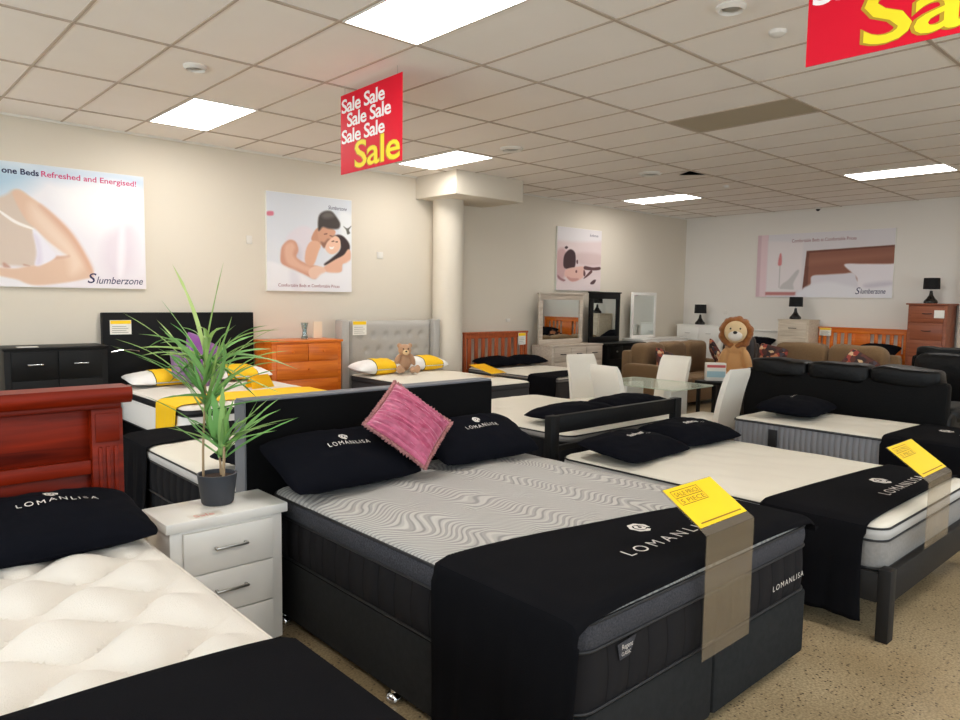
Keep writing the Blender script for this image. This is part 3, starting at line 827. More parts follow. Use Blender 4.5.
def q_none(x, y): return 0.0
def q_ogee(L_, D, H, A=0.3, rot=0.0):
    ca, sa = math.cos(rot), math.sin(rot)
    def f(x, y):
        u = x*ca+y*sa; v = -x*sa+y*ca
        u += 0.02*math.sin(9*v)
        k = math.floor(v/D)
        best = None
        for kk in (k-1, k, k+1):
            lo = kk*D+A*D*math.sin(2*PI*u/L_)*(1 if kk % 2 else -1)
            hi = (kk+1)*D+A*D*math.sin(2*PI*u/L_)*(1 if (kk+1) % 2 else -1)
            if lo <= v <= hi and hi-lo > 1e-6:
                t = (v-lo)/(hi-lo)
                wv = (hi-lo)/(D*(1+2*A))
                best = H*math.sqrt(max(0, 4*t*(1-t)))*wv
        return (best or 0)-H*0.6
    return f
def q_tuft(P, Q, H, r):
    def f(x, y):
        j = round(y/Q); xo = (j % 2)*P/2
        i = round((x-xo)/P)
        d = math.hypot(x-xo-i*P, (y-j*Q)*1.4)
        return -H*math.exp(-(d/r)**2)+0.004*math.sin(x*11+2*math.sin(y*7))
    return f
def q_soft(x, y): return 0.006*(math.sin(x*14)*math.sin(y*14)) + 0.003*math.sin(x*31+y*9)

def mattress(label, x0, x1, y0, y1, z0, z1, mats, band, top_mat, quilt=q_none, crown=0.02, step=0.06, rc=0.08, group=None, bulge=0.006, pip=None):
    """band: z of the seam between lower side and upper border. mats: (lower side, border)"""
    cx, cy = (x0+x1)/2, (y0+y1)/2; hx, hy = (x1-x0)/2, (y1-y0)/2
    t = thing('mattress', label, 'mattress', (cx, cy, z0), 0, group)
    H = z1-z0; b = band-z0
    loop = rr_loop(hx, hy, rc)
    bm = BM()
    rows = [(-0.05, 0.0), (-0.01, 0.0), (0.0, 0.012)]+[(bulge*math.sin(PI*k/6), 0.012+(b-0.02)*k/6) for k in range(1, 6)]+[(0.0, b-0.004)]
    ring_wall(bm, loop, rows)
    bot = [v for v in bm.verts if abs(v.co.z) < 1e-6 and True]
    obj('side_panel', bm, mats[0], t)
    bm = BM()
    er = 0.045
    bo = lambda k: bulge*1.6*math.sin(PI*k/6)
    ring_wall(bm, loop, [(0.0, b-0.004)]+[(bo(k), b+(H-er*0.5-b)*k/6) for k in range(0, 7)])
    obj('border_panel', bm, mats[1], t)
    for z in (0.014, b, H-er*0.5):
        bm = BM(); tube(bm, [(x+nx*0.004, y+ny*0.004, z) for x, y, nx, ny in loop], 0.006, 6, True); obj('piping', bm, pip or M_piping, t)
    # quilted top
    nx_, ny_ = max(8, int(2*hx/step)), max(8, int(2*hy/step))
    # edge-refined coordinates
    def coords(h, n):
        c = [-h, -h+0.006, -h+0.02, -h+0.045]+[-h+0.045+(2*h-0.09)*i/n for i in range(1, n)]+[h-0.045, h-0.02, h-0.006, h]
        return c
    bm = BM(); V = []
    for yy in coords(hy, ny_):
        row = []
        for xx in coords(hx, nx_):
            px, py = xx, yy
            qx, qy = abs(xx)-(hx-rc), abs(yy)-(hy-rc)
            if qx > 0 and qy > 0:
                m_ = max(qx, qy); l = math.hypot(qx, qy)
                px = math.copysign(hx-rc+qx*m_/l, xx); py = math.copysign(hy-rc+qy*m_/l, yy)
                e = rc-m_
            else: e = min(hx-abs(xx), hy-abs(yy))
            k = min(1, e/er); dz = -er*0.5*(1-math.sqrt(max(0, 1-(1-k)**2)))
            fade = min(1, e/0.12)
            z = H+dz+crown*(1-(abs(xx)/hx)**4)*(1-(abs(yy)/hy)**4)+quilt(px, py)*fade
            row.append(bm.verts.new((px, py, z)))
        V.append(row)
    grid_faces(bm, V)
    obj('quilted_top', bm, top_mat, t)
    t['_ztop'] = z1
    return t

def bed_base(label, x0, x1, y0, y1, z0, z1, m, split=None, headboard=None, feet=True, foot_inset=0.06):
    cx, cy = (x0+x1)/2, (y0+y1)/2; hx, hy = (x1-x0)/2, (y1-y0)/2
    t = thing('divan_bed', label, 'bed base', (cx, cy, 0))
    parts = [(-hx, hx)] if split is None else [(-hx, split-cx-0.006), (split-cx+0.006, hx)]
    for a, b in parts:
        obj('base_box', bx(a, b, -hy, hy, z0, z1, 0.018), m, t)
    if feet:
        for a, b in parts:
            for fx in ([a+foot_inset, b-foot_inset] if len(parts) == 1 else [a+foot_inset, b-foot_inset]):
                for fy in (-hy+1.0, hy-0.1, -hy+0.12):
                    bm = BM(); lathe(bm, [(0, 0), (0.024, 0.0), (0.036, 0.01), (0.037, 0.022), (0.028, 0.036), (0.015, 0.042), (0.012, z0+0.004), (0, z0+0.004)], 20, fx, fy)
                    obj('leg', bm, M_chrome, t)
    return t

def pillow_surface(L_, Wd, T, seed=0, sag=0.0):
    def f(u, v):
        px = u*L_/2*(1-0.03*(1-v*v)**2*abs(u)-0.07*abs(u*v)**4); py = v*Wd/2*(1-0.04*(1-u*u)**2*abs(v)-0.09*abs(u*v)**4)
        h = max(0, (1-abs(u)**2.2))**0.5*max(0, (1-abs(v)**2.4))**0.5
        w = 0.011*noise.noise(Vector((px*6+seed, py*6, 0)))+0.007*noise.noise(Vector((px*17+seed, py*17, 3)))
        z = T/2*h+w*min(1, h*2.5)
        return px, py, z
    return f
def pillow(name, label, loc, rot, L_, Wd, T, m, cat='pillow', group=None, seed=0, text=None, n=36, flat=0.55, band=None):
    """rot: (tilt about x, roll about y, turn about z)"""
    t = thing(name, label, cat, loc, 0, group)
    t.rotation_euler = rot
    f = pillow_surface(L_, Wd, T, seed)
    c = [math.sin(PI/2*(-1+2*i/n))*0.6+(-1+2*i/n)*0.4 for i in range(n+1)]
    def part(ur, m_, nm, lift=0.0):
        bm = BM(); U_ = [u for u in c if ur[0] <= u <= ur[1]]
        if U_[0] > ur[0]+1e-6: U_ = [ur[0]]+U_
        if U_[-1] < ur[1]-1e-6: U_ = U_+[ur[1]]
        top = []; bot = []
        for v in c:
            a, b = [], []
            for u in U_:
                x, y, z = f(u, v)
                k = 1+lift/0.1
                a.append(bm.verts.new((x, y*(1+lift), z+lift*0.6))); b.append(bm.verts.new((x, y*(1+lift), -z*flat-lift*0.6)))
            top.append(a); bot.append(b)
        grid_faces(bm, top); grid_faces(bm, [r[::-1] for r in bot])
        bmesh.ops.remove_doubles(bm, verts=bm.verts[:], dist=0.0015)
        return obj(nm, bm, m_, t)
    if band is None: part((-1, 1), m, 'cover')
    else:
        part((-1, 1), m, 'cover')
        part((band[0], band[1]), M_yellow, 'yellow_sleeve', 0.012)
        part((band[0]-0.02, band[1]+0.02), M_piping, 'sleeve_edging', 0.006)
    # seam around the rim
    bm = BM(); pts = []
    k = 14
    for i in range(k): pts.append((-1+2*i/k, -1))
    for i in range(k): pts.append((1, -1+2*i/k))
    for i in range(k): pts.append((1-2*i/k, 1))
    for i in range(k): pts.append((-1, 1-2*i/k))
    tube(bm, [f(u, v)[:2]+(0,) for u, v in pts], 0.004, 5, True)
    obj('seam', bm, m, t)
    if text:
        for (txt, x, y, kw) in text:
            bm = BM()
            def P(a, b):
                u = (x+a)/(L_/2); v = (y+b)/(Wd/2)
                X_, Y_, Z_ = f(max(-0.98, min(0.98, u)), max(-0.98, min(0.98, v)))
                return (x+a, y+b, Z_+0.0065)
            if txt == '@': emblem(bm, P, 0, 0, kw['r'])
            else: add_text(bm, txt, P, **kw)
            obj('embroidery', bm, M_embroid, t, False)
    return t

LOMAN = [('@', 0.0, 0.045, dict(r=0.026)), ('LOMANLISA', -0.125, -0.03, dict(size=0.042, space=1.35, fit=0.25))]
SLUM = [('Slumberzone', -0.10, -0.02, dict(size=0.055, bold=0.002, shear=0.2, fit=0.17)), ('PILLOW', 0.085, -0.04, dict(size=0.02, fit=0.05))]

def runner(label, x0, x1, ya, yb, ztop, hl, hr, seed=0, slant=0.0, crown=0.0, cx=None, m=None, text=None, wave=0.012, foot=0.0, thick=0.004, zb=None, name='bed_runner', yc=None, yh=0, nh=18, group=None, cat='bed runner'):
    """cloth laid across a bed: from the head-side edge ya to the foot-side edge yb; hangs hl / hr down the sides"""
    cx = (x0+x1)/2; cy = (ya+yb)/2
    t = thing(name, label, cat, (cx, cy, 0), 0, group)
    W_ = x1-x0; g = 0.012; rc = 0.035
    # path across the bed (x, z)
    path = []
    def col(s): return s
    if hl > 0:
        for i in range(nh): path.append(('L', 1-i/nh))
        for i in range(4): path.append(('CL', i/4))
    nt = 34
    for i in range(nt+1): path.append(('T', i/nt))
    if hr > 0:
        for i in range(1, 5): path.append(('CR', i/4))
        for i in range(1, nh+1): path.append(('R', i/nh))
    ny = 26
    def point(p, s):
        k, a = p
        y_head = ya+slant*((0 if k in ('L', 'CL') else (1 if k in ('R', 'CR') else a))-0.5)
        y = y_head+(yb-y_head)*s
        nz = noise.noise(Vector((s*5+seed, a*3, seed)))
        if k == 'T':
            x = x0-g+rc*0+ (W_+2*g)*a
            e = min(a, 1-a)*W_
            ed = min(1, e/0.06)
            fx = (2*a-1)
            z = ztop+g-0.4*rc*(1-math.sqrt(max(0, 1-(1-ed)**2)))+crown*(1-fx**4)+0.0035*noise.noise(Vector((x*3, y*6, seed)))*ed
            xx = x
        else:
            sgn = -1 if k in ('L', 'CL') else 1
            h = hl if sgn < 0 else hr
            edge = x0-g if sgn < 0 else x1+g
            if k in ('CL', 'CR'):
                q = (1-a if sgn < 0 else a)
                xx = edge+sgn*0.008*math.sin(q*PI/2); z = ztop+g-0.4*rc-rc*q
            else:
                fall = a
                ph = s*9+seed
                fold = wave*(0.2+1.0*fall)*(math.sin(ph*1.7)+0.6*math.sin(ph*3.9+1.3+2*fall)+1.3)
                xx = edge+sgn*(0.008+fold+0.01*fall); z = ztop+g-1.4*rc-(h-1.4*rc)*fall
                if k in ('L', 'R'): y += 0.02*math.sin(fall*2.5+seed)*(1-2*s)*0.6
        dy = (y-yb)
        if k in ('T', 'CL', 'CR') and dy < 0.05: z -= foot*(1-max(0, dy)/0.05)**2
        return Vector((xx-cx, y-cy, z))
    bm = BM()
    V = [[bm.verts.new(point(p, j/ny)) for p in path] for j in range(ny+1)]
    grid_faces(bm, V)
    bmesh.ops.recalc_face_normals(bm, faces=bm.faces[:])
    o = obj('cloth', bm, m or M_runner, t)
    so = o.modifiers.new('thickness', 'SOLIDIFY'); so.thickness = thick; so.offset = 0
    if text:
        for (txt, x, y, kw) in text:
            bm = BM()
            def P(a, b):
                X_, Y_ = x+a, y+b
                aa = min(1, max(0, (X_-x0+g)/(W_+2*g))); fx = 2*aa-1
                e = min(aa, 1-aa)*W_; ed = min(1, e/0.06)
                return (X_-cx, Y_-cy, ztop+g+crown*(1-fx**4)+0.0035*noise.noise(Vector((X_*3, Y_*6, seed)))*ed+thick/2+0.0025)
            if txt == '@': emblem(bm, P, 0, 0, kw['r'])
            else: add_text(bm, txt, P, **kw)
            obj('embroidery', bm, M_embroid, t, False)
    return t

# ------------------------------------------------------------------ main king bed in the middle
BX0, BX1, BY0, BY1 = 1.69, 3.37, 1.385, 3.46
base = bed_base('charcoal split bed base on chrome feet with black bed head, in the centre foreground', BX0, BX1, BY0, BY1, 0.055, 0.365, M_charcoal, split=2.545, foot_inset=0.025)
bm = BM(); box(bm, 1.575-2.53, 3.30-2.53, 3.485-2.4225, 3.60-2.4225, 0.06, 1.155, 0.01)
obj('headboard', bm, mat('black_headboard_fabric', (10, 10, 12), 0.9, bump=(300, 0.2), spec=0.12), base)
bm = BM(); box(bm, 1.572-2.53, 3.303-2.53, 3.498-2.4225, 3.604-2.4225, 1.150, 1.166, 0.004); box(bm, 1.566-2.53, 1.575-2.53, 3.488-2.4225, 3.604-2.4225, 0.06, 1.158)
obj('headboard_trim', bm, mat('grey_headboard_edge', (108, 110, 116), 0.7), base)
mt = mattress('king mattress with rippled grey and cream striped top on the charcoal base', BX0, BX1, BY0, BY1, 0.366, 0.70, (M_rib, M_gunmetal), 0.585, M_ripple, q_tuft(0.34, 0.21, 0.014, 0.05), 0.035, 0.025, rc=0.09)
# small woven side label and foot-end brand stitching
cxm, cym = (BX0+BX1)/2, (BY0+BY1)/2
bm = BM()
fy = -(BY1-BY0)/2
vs = [(1.885-cxm, 0.205), (1.99-cxm, 0.212), (1.955-cxm, 0.150), (1.90-cxm, 0.146)]
flat_poly(bm, vs, lambda a, b: (a, fy-0.013, b-0.0))
obj('woven_label', bm, M_gunmetal, mt, False)
bm = BM(); add_text(bm, 'Regent', lambda a, b: (1.905-cxm+a, fy-0.016, 0.182+b), size=0.025, fit=0.06)
add_text(bm, 'CLASSIC', lambda a, b: (1.905-cxm+a, fy-0.016, 0.160+b), size=0.018, fit=0.05)
add_text(bm, 'LOMANLISA', lambda a, b: (2.985-cxm+a, fy-0.016, 0.085+b), size=0.036, space=1.3, fit=0.30)
obj('embroidery', bm, M_embroid, mt, False)

runner('black runner with pale crest and lettering across the grey striped king mattress', BX0, BX1, 1.90, 1.366, 0.70, 0.62, 0.075, seed=2, slant=-0.34, crown=0.026, wave=0.008, foot=0.03,
       text=[('@', 2.525, 1.745, dict(r=0.05)), ('LOMANLISA', 2.21, 1.56, dict(size=0.085, space=1.5, fit=0.66))])

BPIL = 'black embroidered pillows'
pillow('pillow', 'black pillow with crest and lettering, leaning at the left of the central black bed head', (1.985, 3.225, 0.855), (0.40, 0.0, 0.02), 0.78, 0.47, 0.21, M_blackpillow, group=BPIL, seed=1, text=LOMAN)
pillow('pillow', 'black pillow with crest and lettering, right of the pink pleated cushion', (2.93, 3.235, 0.845), (0.40, 0.0, -0.02), 0.78, 0.44, 0.20, M_blackpillow, group=BPIL, seed=5, text=LOMAN)

# pink pleated cushion, standing on one corner
def pleated_cushion(label, loc, u, v, size):
    u = Vector(u).normalized(); v = Vector(v); v = (v-u*v.dot(u)).normalized(); n = u.cross(v)
    t = thing('cushion', label, 'cushion')
    t.matrix_world = Matrix(((u.x, v.x, n.x, loc[0]), (u.y, v.y, n.y, loc[1]), (u.z, v.z, n.z, loc[2]), (0, 0, 0, 1)))
    N_ = 70; h = size/2
    bm = BM(); top, bot = [], []
    for j in range(N_+1):
        a, b = [], []
        for i in range(N_+1):
            U_, V_ = -1+2*i/N_, -1+2*j/N_
            k = max(0, 1-abs(U_)**2.4)**0.5*max(0, 1-abs(V_)**2.4)**0.5
            ph = V_*44+1.2*math.sin(U_*2.1+V_*5)+0.8*noise.noise(Vector((U_*1.5, V_*6, 1)))*3
            pl = 0.0075*math.sin(ph)+0.003*math.sin(ph*2.3+U_)
            px = U_*h*(1-0.06*(1-V_*V_)); py = V_*h*(1-0.06*(1-U_*U_))
            a.append(bm.verts.new((px, py, 0.07*k+pl*min(1, k*2)))); b.append(bm.verts.new((px, py, -0.055*k)))
        top.append(a); bot.append(b)
    grid_faces(bm, top); grid_faces(bm, [r[::-1] for r in bot])
    bmesh.ops.remove_doubles(bm, verts=bm.verts[:], dist=0.001)
    obj('pleated_cover', bm, M_pink, t)
    bm = BM(); loop = []
    m_ = 60
    def edge(s):
        s = s % 4
        k = int(s); f = s-k
        p = [(-1+2*f, -1), (1, -1+2*f), (1-2*f, 1), (-1, 1-2*f)][k]
        return Vector((p[0]*h*(1-0.06*(1-p[1]**2)), p[1]*h*(1-0.06*(1-p[0]**2)), 0))
    A, B = [], []
    K = 4*m_
    for i in range(K):
        p = edge(i/m_); o_ = p.normalized()
        z = 0.008*math.sin(i*1.9)
        A.append(bm.verts.new(p*0.985)); B.append(bm.verts.new(p+o_*(0.020+0.006*math.sin(i*2.3))+Vector((0, 0, z))))
    for i in range(K): bm.faces.new((A[i], A[(i+1) % K], B[(i+1) % K], B[i]))
    f = obj('fringe', bm, M_fringe, t)
    so = f.modifiers.new('t', 'SOLIDIFY'); so.thickness = 0.012; so.offset = 0
    return t
_r = Vector((1, -0.06, -0.05)).normalized(); _up = Vector((0, 0.66, 0.75)).normalized()
pleated_cushion('pink pleated cushion with fringed edge leaning between two black pillows', (2.345, 3.13, 1.015), (_r*0.643-_up*0.766), (_r*0.766+_up*0.643), 0.385)

# ------------------------------------------------------------------ price cards in clear acrylic stands
def price_card(label, x0, x1, yf, zf, ytop, ztop, zbot, lines=True, shiftx=0.0, angle=0.0):
    t = thing('price_card_stand', label, 'price card', ((x0+x1)/2, yf, 0), angle, 'yellow price cards in clear stands')
    w = (x1-x0)/2; d = Vector((0, ytop-yf, ztop-zf)); L_ = d.length; d.normalize(); nrm = Vector((0, -d.z, d.y))
    def P(a, s, off=0.0): return Vector((a, 0, zf))+d*s+nrm*off
    bm = BM()
    for (s0, s1) in ((0, L_),):
        v = [bm.verts.new(P(a, s, o)) for o in (0, 0.003) for a, s in ((-w, s0), (w, s0), (w, s1), (-w, s1))]
        for q in ((0, 3, 2, 1), (4, 5, 6, 7), (0, 1, 5, 4), (1, 2, 6, 5), (2, 3, 7, 6), (3, 0, 4, 7)): bm.faces.new([v[i] for i in q])
    box(bm, -w, w, -0.003, 0.0, zbot, zf)
    obj('acrylic_stand', bm, M_acrylic, t, False)
    bm = BM()
    v = [bm.verts.new(P(a, s, o)) for o in (0.0035, 0.0055) for a, s in ((-w+0.006, 0.035), (w-0.006, 0.035), (w-0.006, L_-0.004), (-w+0.006, L_-0.004))]
    for q in ((0, 3, 2, 1), (4, 5, 6, 7), (0, 1, 5, 4), (1, 2, 6, 5), (2, 3, 7, 6), (3, 0, 4, 7)): bm.faces.new([v[i] for i in q])
    obj('card', bm, M_cardyellow, t, False)
    bm = BM()
    def bar(a0, a1, s0, s1): flat_poly(bm, [(a0, s0), (a1, s0), (a1, s1), (a0, s1)], lambda a, s: P(a, s, 0.0065))
    L0 = L_
    bar(-w+0.03, w-0.03, 0.048, 0.054)
    a0, a1 = -w+0.03, -w+0.03+(2*w)*0.52
    for s in (L0-0.02, L0-0.055, L0-0.09): bar(a0, a1, s-0.003, s)
    for a in (a0, a1): bar(a-0.0015, a+0.0015, L0-0.09, L0-0.02)
    for s, tx in ((L0-0.05, 'SALE PRICE'), (L0-0.085, '5 PIECE')):
        add_text(bm, tx, lambda a, b: P(a0+0.01+a, s+b, 0.0065), size=0.028, fit=(a1-a0)-0.02)
    obj('printing', bm, M_cardprint, t, False)
    return t
price_card('yellow price card bent over the foot of the grey striped king mattress', 2.345, 2.70, 1.33, 0.848, 1.53, 0.975, 0.372)
price_card('yellow price card in clear stand on the white mattress with timber frame at right', 4.23, 4.63, 1.145, 0.775, 1.36, 0.925, 0.42)

# ------------------------------------------------------------------ white pillow-top bed in the left foreground
t = thing('bedstead', 'red mahogany bed frame with fluted posts behind the large white mattress', 'bed frame', (0.135, 3.52, 0))
w2 = 0.87
def hbx(x0, x1, y0, y1, z0, z1, bev=0.006): return bx(x0, x1, y0, y1, z0, z1, bev)
bm = BM()
prof = [(-0.085, 1.215), (-0.10, 1.235), (-0.105, 1.262), (-0.095, 1.285), (0.06, 1.285), (0.075, 1.262), (0.07, 1.235), (0.05, 1.215)]
A = [bm.verts.new((-w2-0.02, y, z)) for y, z in prof]; B = [bm.verts.new((w2+0.01, y, z)) for y, z in prof]
n = len(prof)
for i in range(n): bm.faces.new((A[i], B[i], B[(i+1) % n], A[(i+1) % n]))
bm.faces.new(A); bm.faces.new(B[::-1]); bmesh.ops.recalc_face_normals(bm, faces=bm.faces[:])
obj('top_rail', bm, M_redwood, t)
obj('moulding', hbx(-w2+0.02, w2-0.03, -0.075, 0.04, 1.19, 1.216), M_redwood, t)
for sx in (-1, 1):
    c = sx*(w2-0.085)
    p = obj('post', hbx(c-0.065, c+0.065, -0.055, 0.045, 0.0, 1.19), M_redwood, t)
    bm = BM()
    box(bm, c-0.05, c+0.05, -0.062, -0.055, 1.04, 1.17, 0.003)
    for k in (-1, 0, 1): box(bm, c+k*0.032-0.009, c+k*0.032+0.009, -0.064, -0.055, 0.60, 1.02, 0.004)
    obj('fluting', bm, M_redwood, p)
obj('upper_panel', hbx(-w2+0.15, w2-0.15, -0.01, 0.012, 0.96, 1.19, 0.002), M_redwood, t)
obj('middle_rail', hbx(-w2+0.15, w2-0.15, -0.045, 0.03, 0.90, 0.965), M_redwood, t)
obj('lower_panel', hbx(-w2+0.15, w2-0.15, -0.02, 0.015, 0.30, 0.90, 0.002), M_redwood, t)
for sx in (-1, 1): obj('side_rail', hbx(sx*0.71-0.015, sx*0.71+0.015, -2.14, -0.055, 0.2, 0.36), M_redwood, t)
obj('foot_rail', hbx(-0.73, 0.73, -2.19, -2.14, 0.0, 0.36), M_redwood, t)
obj('slat_platform', hbx(-0.69, 0.69, -2.14, -0.06, 0.34, 0.37, 0.002), M_redwood, t)
mattress('thick white pillow-top mattress with deep wavy quilting, left foreground', -0.585, 0.93, 1.20, 3.44, 0.372, 0.715, (M_silver, M_whitequilt), 0.56, M_whitequilt, q_ogee(0.36, 0.19, 0.050, 0.30, 0.0), 0.03, 0.013, rc=0.12, pip=M_whitequilt)
runner('black runner across the foot of the white pillow-top mattress, lower left corner', -0.585, 0.925, 1.80, 1.21, 0.747, 0.45, 0.50, seed=9, slant=-0.05, crown=0.022, wave=0.006)
pillow('pillow', 'black pillow with crest and lettering on the white pillow-top mattress, far left', (0.555, 3.12, 0.80), (0.13, 0.0, 0.0), 0.80, 0.54, 0.2, M_blackpillow, group=BPIL, seed=11,
       text=[('@', 0.075, 0.065, dict(r=0.026)), ('LOMANLISA', -0.055, -0.015, dict(size=0.042, space=1.35, fit=0.28))])

# ------------------------------------------------------------------ slatted-head bed, right of centre
t = thing('bedstead', 'black and charcoal timber bed frame with open rail bed head, right of centre', 'bed frame', (4.665, 2.34, 0))
hw = 0.80
for sx in (-1, 1):
    obj('post', bx(sx*hw-0.045, sx*hw+0.045, 1.075, 1.14, 0.0, 0.865, 0.004), M_darkframe, t)
    obj('leg', bx(sx*0.76-0.04 if sx < 0 else sx*0.80-0.04, sx*0.76+0.04 if sx < 0 else sx*0.80+0.04, -1.16, -1.10, 0.0, 0.375, 0.004), M_charframe, t)
    obj('side_rail', bx(sx*0.79-0.015, sx*0.79+0.015, -1.10, 1.075, 0.20, 0.35, 0.003), M_charframe, t)
obj('top_rail', bx(-hw+0.045, hw-0.045, 1.085, 1.13, 0.735, 0.862, 0.004), M_darkframe, t)
obj('lower_rail', bx(-hw+0.045, hw-0.045, 1.09, 1.125, 0.60, 0.64, 0.003), M_darkframe, t)
obj('foot_rail', bx(-0.72, 0.76, -1.15, -1.11, 0.195, 0.36, 0.004), M_charframe, t)
obj('slat_platform', bx(-0.775, 0.775, -1.10, 1.075, 0.31, 0.34, 0.002), M_charframe, t)
mattress('white mattress with grey banded sides on the charcoal timber frame', 3.90, 5.43, 1.235, 3.39, 0.341, 0.585, (M_greyside, M_silver), 0.50, M_creamquilt, q_soft, 0.02, 0.05, rc=0.09)
runner('black runner with pale crest and lettering across the white mattress on timber frame', 3.86, 5.43, 1.78, 1.30, 0.585, 0.50, 0.3, seed=4, slant=-0.16, crown=0.012, wave=0.008,
       text=[('@', 4.80, 1.56, dict(r=0.06)), ('LOMANLISA', 4.46, 1.40, dict(size=0.09, space=1.45, fit=0.66))])
pillow('pillow', 'black lettered pillow, left of the pair in front of the open rail bed head', (4.26, 3.01, 0.665), (0.12, 0, 0.04), 0.78, 0.52, 0.17, M_blackpillow, group=BPIL, seed=21, text=SLUM)
pillow('pillow', 'black lettered pillow, right of the pair in front of the open rail bed head', (5.04, 3.04, 0.67), (0.12, 0, -0.03), 0.78, 0.52, 0.17, M_blackpillow, group=BPIL, seed=23, text=SLUM)

# ------------------------------------------------------------------ single bed by the leather sofa
bed_base('grey single bed base in front of the black leather sofa', 6.47, 7.43, 1.36, 3.42, 0.06, 0.30, M_greyside)
mt = mattress('single mattress with ribbed grey side and black handle, before the leather sofa', 6.46, 7.44, 1.35, 3.43, 0.301, 0.605, (M_ribgrey, M_ribgrey), 0.575, M_creamquilt, q_soft, 0.012, 0.06, rc=0.05)
obj('handle', bx(-0.515, -0.492, 0.60, 0.68, 0.04, 0.23, 0.004), M_piping, mt)
runner('black runner with pale crest over the foot of the single mattress at right', 6.46, 7.44, 2.08, 1.36, 0.605, 0.5, 0.3, seed=14, slant=-0.05, crown=0.008, wave=0.008,
       text=[('@', 7.05, 1.80, dict(r=0.055)), ('LOMANLISA', 6.90, 1.62, dict(size=0.08, space=1.4, fit=0.45))])
pillow('pillow', 'black lettered pillow on the single mattress in front of the leather sofa', (6.97, 3.05, 0.69), (0.05, 0, 0.12), 0.88, 0.56, 0.21, M_blackpillow, group=BPIL, seed=31, text=[('Slumberzone', -0.06, 0.03, dict(size=0.04, fit=0.15))])

# ------------------------------------------------------------------ beds standing head to head behind the front row
bed_base('black bed base behind the mahogany bed head and white bedside cabinet', 1.63, 3.16, 3.68, 5.66, 0.055, 0.34, M_riblow)
mattress('white mattress with grey border behind the potted palm', 1.62, 3.17, 3.67, 5.67, 0.341, 0.65, (M_riblow, M_silver), 0.565, M_creamquilt, q_soft, 0.018, 0.06, rc=0.10)
runner('black runner over the far end of the mattress behind the potted palm', 1.62, 3.17, 5.12, 5.68, 0.65, 0.5, 0.3, seed=17, crown=0.014, wave=0.012)
pillow('pillow', 'plain black pillow behind the central bed head, seen past the plant pot', (2.06, 4.03, 0.745), (-0.06, 0, 0), 0.78, 0.50, 0.18, M_blackpillow, group=BPIL, seed=41)
bed_base('black bed base behind the open rail bed head', 4.32, 5.86, 3.68, 5.50, 0.055, 0.34, M_riblow)
mattress('white mattress with black piping between the central bed head and the dining chairs', 4.31, 5.87, 3.66, 5.52, 0.341, 0.645, (M_riblow, M_greyside), 0.575, M_creamquilt, q_soft, 0.025, 0.06, rc=0.10)
pillow('pillow', 'long black pillow behind the open rail bed head, left half', (4.74, 3.98, 0.735), (-0.05, 0, 0.02), 0.80, 0.52, 0.18, M_blackpillow, group=BPIL, seed=43)
pillow('pillow', 'long black pillow behind the open rail bed head, right half', (5.50, 3.98, 0.745), (-0.05, 0, -0.02), 0.78, 0.52, 0.19, M_blackpillow, group=BPIL, seed=45)

# ------------------------------------------------------------------ chests and dressers (front faces -y, origin at floor centre)
def chest(label, cat, name, loc, rz, w, d, h, rows, m, cols=1, m_top=None, handle='bar', hm=None, side=0.03, plinth=0.06, over=0.012, topt=0.025, legs=False, gap=0.004, hw=0.10, group=None):
    """rows: list of drawer heights from top (fractions) or (fraction, columns)"""
    t = thing(name, label, cat, loc, rz, group)
    hx, hy = w/2, d/2
    m_top = m_top or m
    bm = BM(); box(bm, -hx, hx, -hy, hy, plinth, h-topt, 0.002); obj('body', bm, m, t)
    if legs:
        for sx in (-1, 1):
            for sy in (-1, 1):
                obj('leg', bx(sx*(hx-0.03)-0.025, sx*(hx-0.03)+0.025, sy*(hy-0.03)-0.025, sy*(hy-0.03)+0.025, 0, plinth, 0.002), m, t)
    else: obj('plinth', bx(-hx+0.02, hx-0.02, -hy+0.03, hy-0.01, 0, plinth), m, t)
    obj('top', bx(-hx-over, hx+over, -hy-over, hy, h-topt, h, 0.004), m_top, t)
    z = h-topt-0.012; tot = z-plinth-0.01
    s = sum(r[0] if isinstance(r, tuple) else r for r in rows)
    for r in rows:
        fr_, nc = r if isinstance(r, tuple) else (r, cols)
        dh = tot*fr_/s
        for c in range(nc):
            a = -hx+side+(w-2*side)*c/nc+gap; b = -hx+side+(w-2*side)*(c+1)/nc-gap
            dr = obj('drawer', bx(a, b, -hy-0.018, -hy+0.0, z-dh+gap, z-gap, 0.0025), m, t)
            mx_ = (a+b)/2; mz = z-dh*0.45
            bm = BM()
            if handle == 'bar':
                box(bm, mx_-hw/2, mx_+hw/2, -hy-0.05, -hy-0.04, mz-0.006, mz+0.006, 0.003)
                for q in (-1, 1): box(bm, mx_+q*(hw/2-0.008)-0.006, mx_+q*(hw/2-0.008)+0.006, -hy-0.042, -hy-0.018, mz-0.006, mz+0.006, 0.002)
            elif handle == 'cup':
                tube(bm, [(mx_-hw/2+hw*i/6, -hy-0.018-0.028*math.sin(PI*i/6), mz-0.006*math.sin(PI*i/6)) for i in range(7)], 0.006, 8)
            else:
                lathe(bm, [(0, 0.03), (0.014, 0.026), (0.016, 0.018), (0.007, 0.01), (0.007, 0)], 14)
                for v in bm.verts: v.co = Vector((v.co.x+mx_, -hy-0.018-v.co.z, v.co.y+mz))
            obj('knob' if handle == 'knob' else 'handle', bm, hm or M_steel, dr)
        z -= dh
    return t

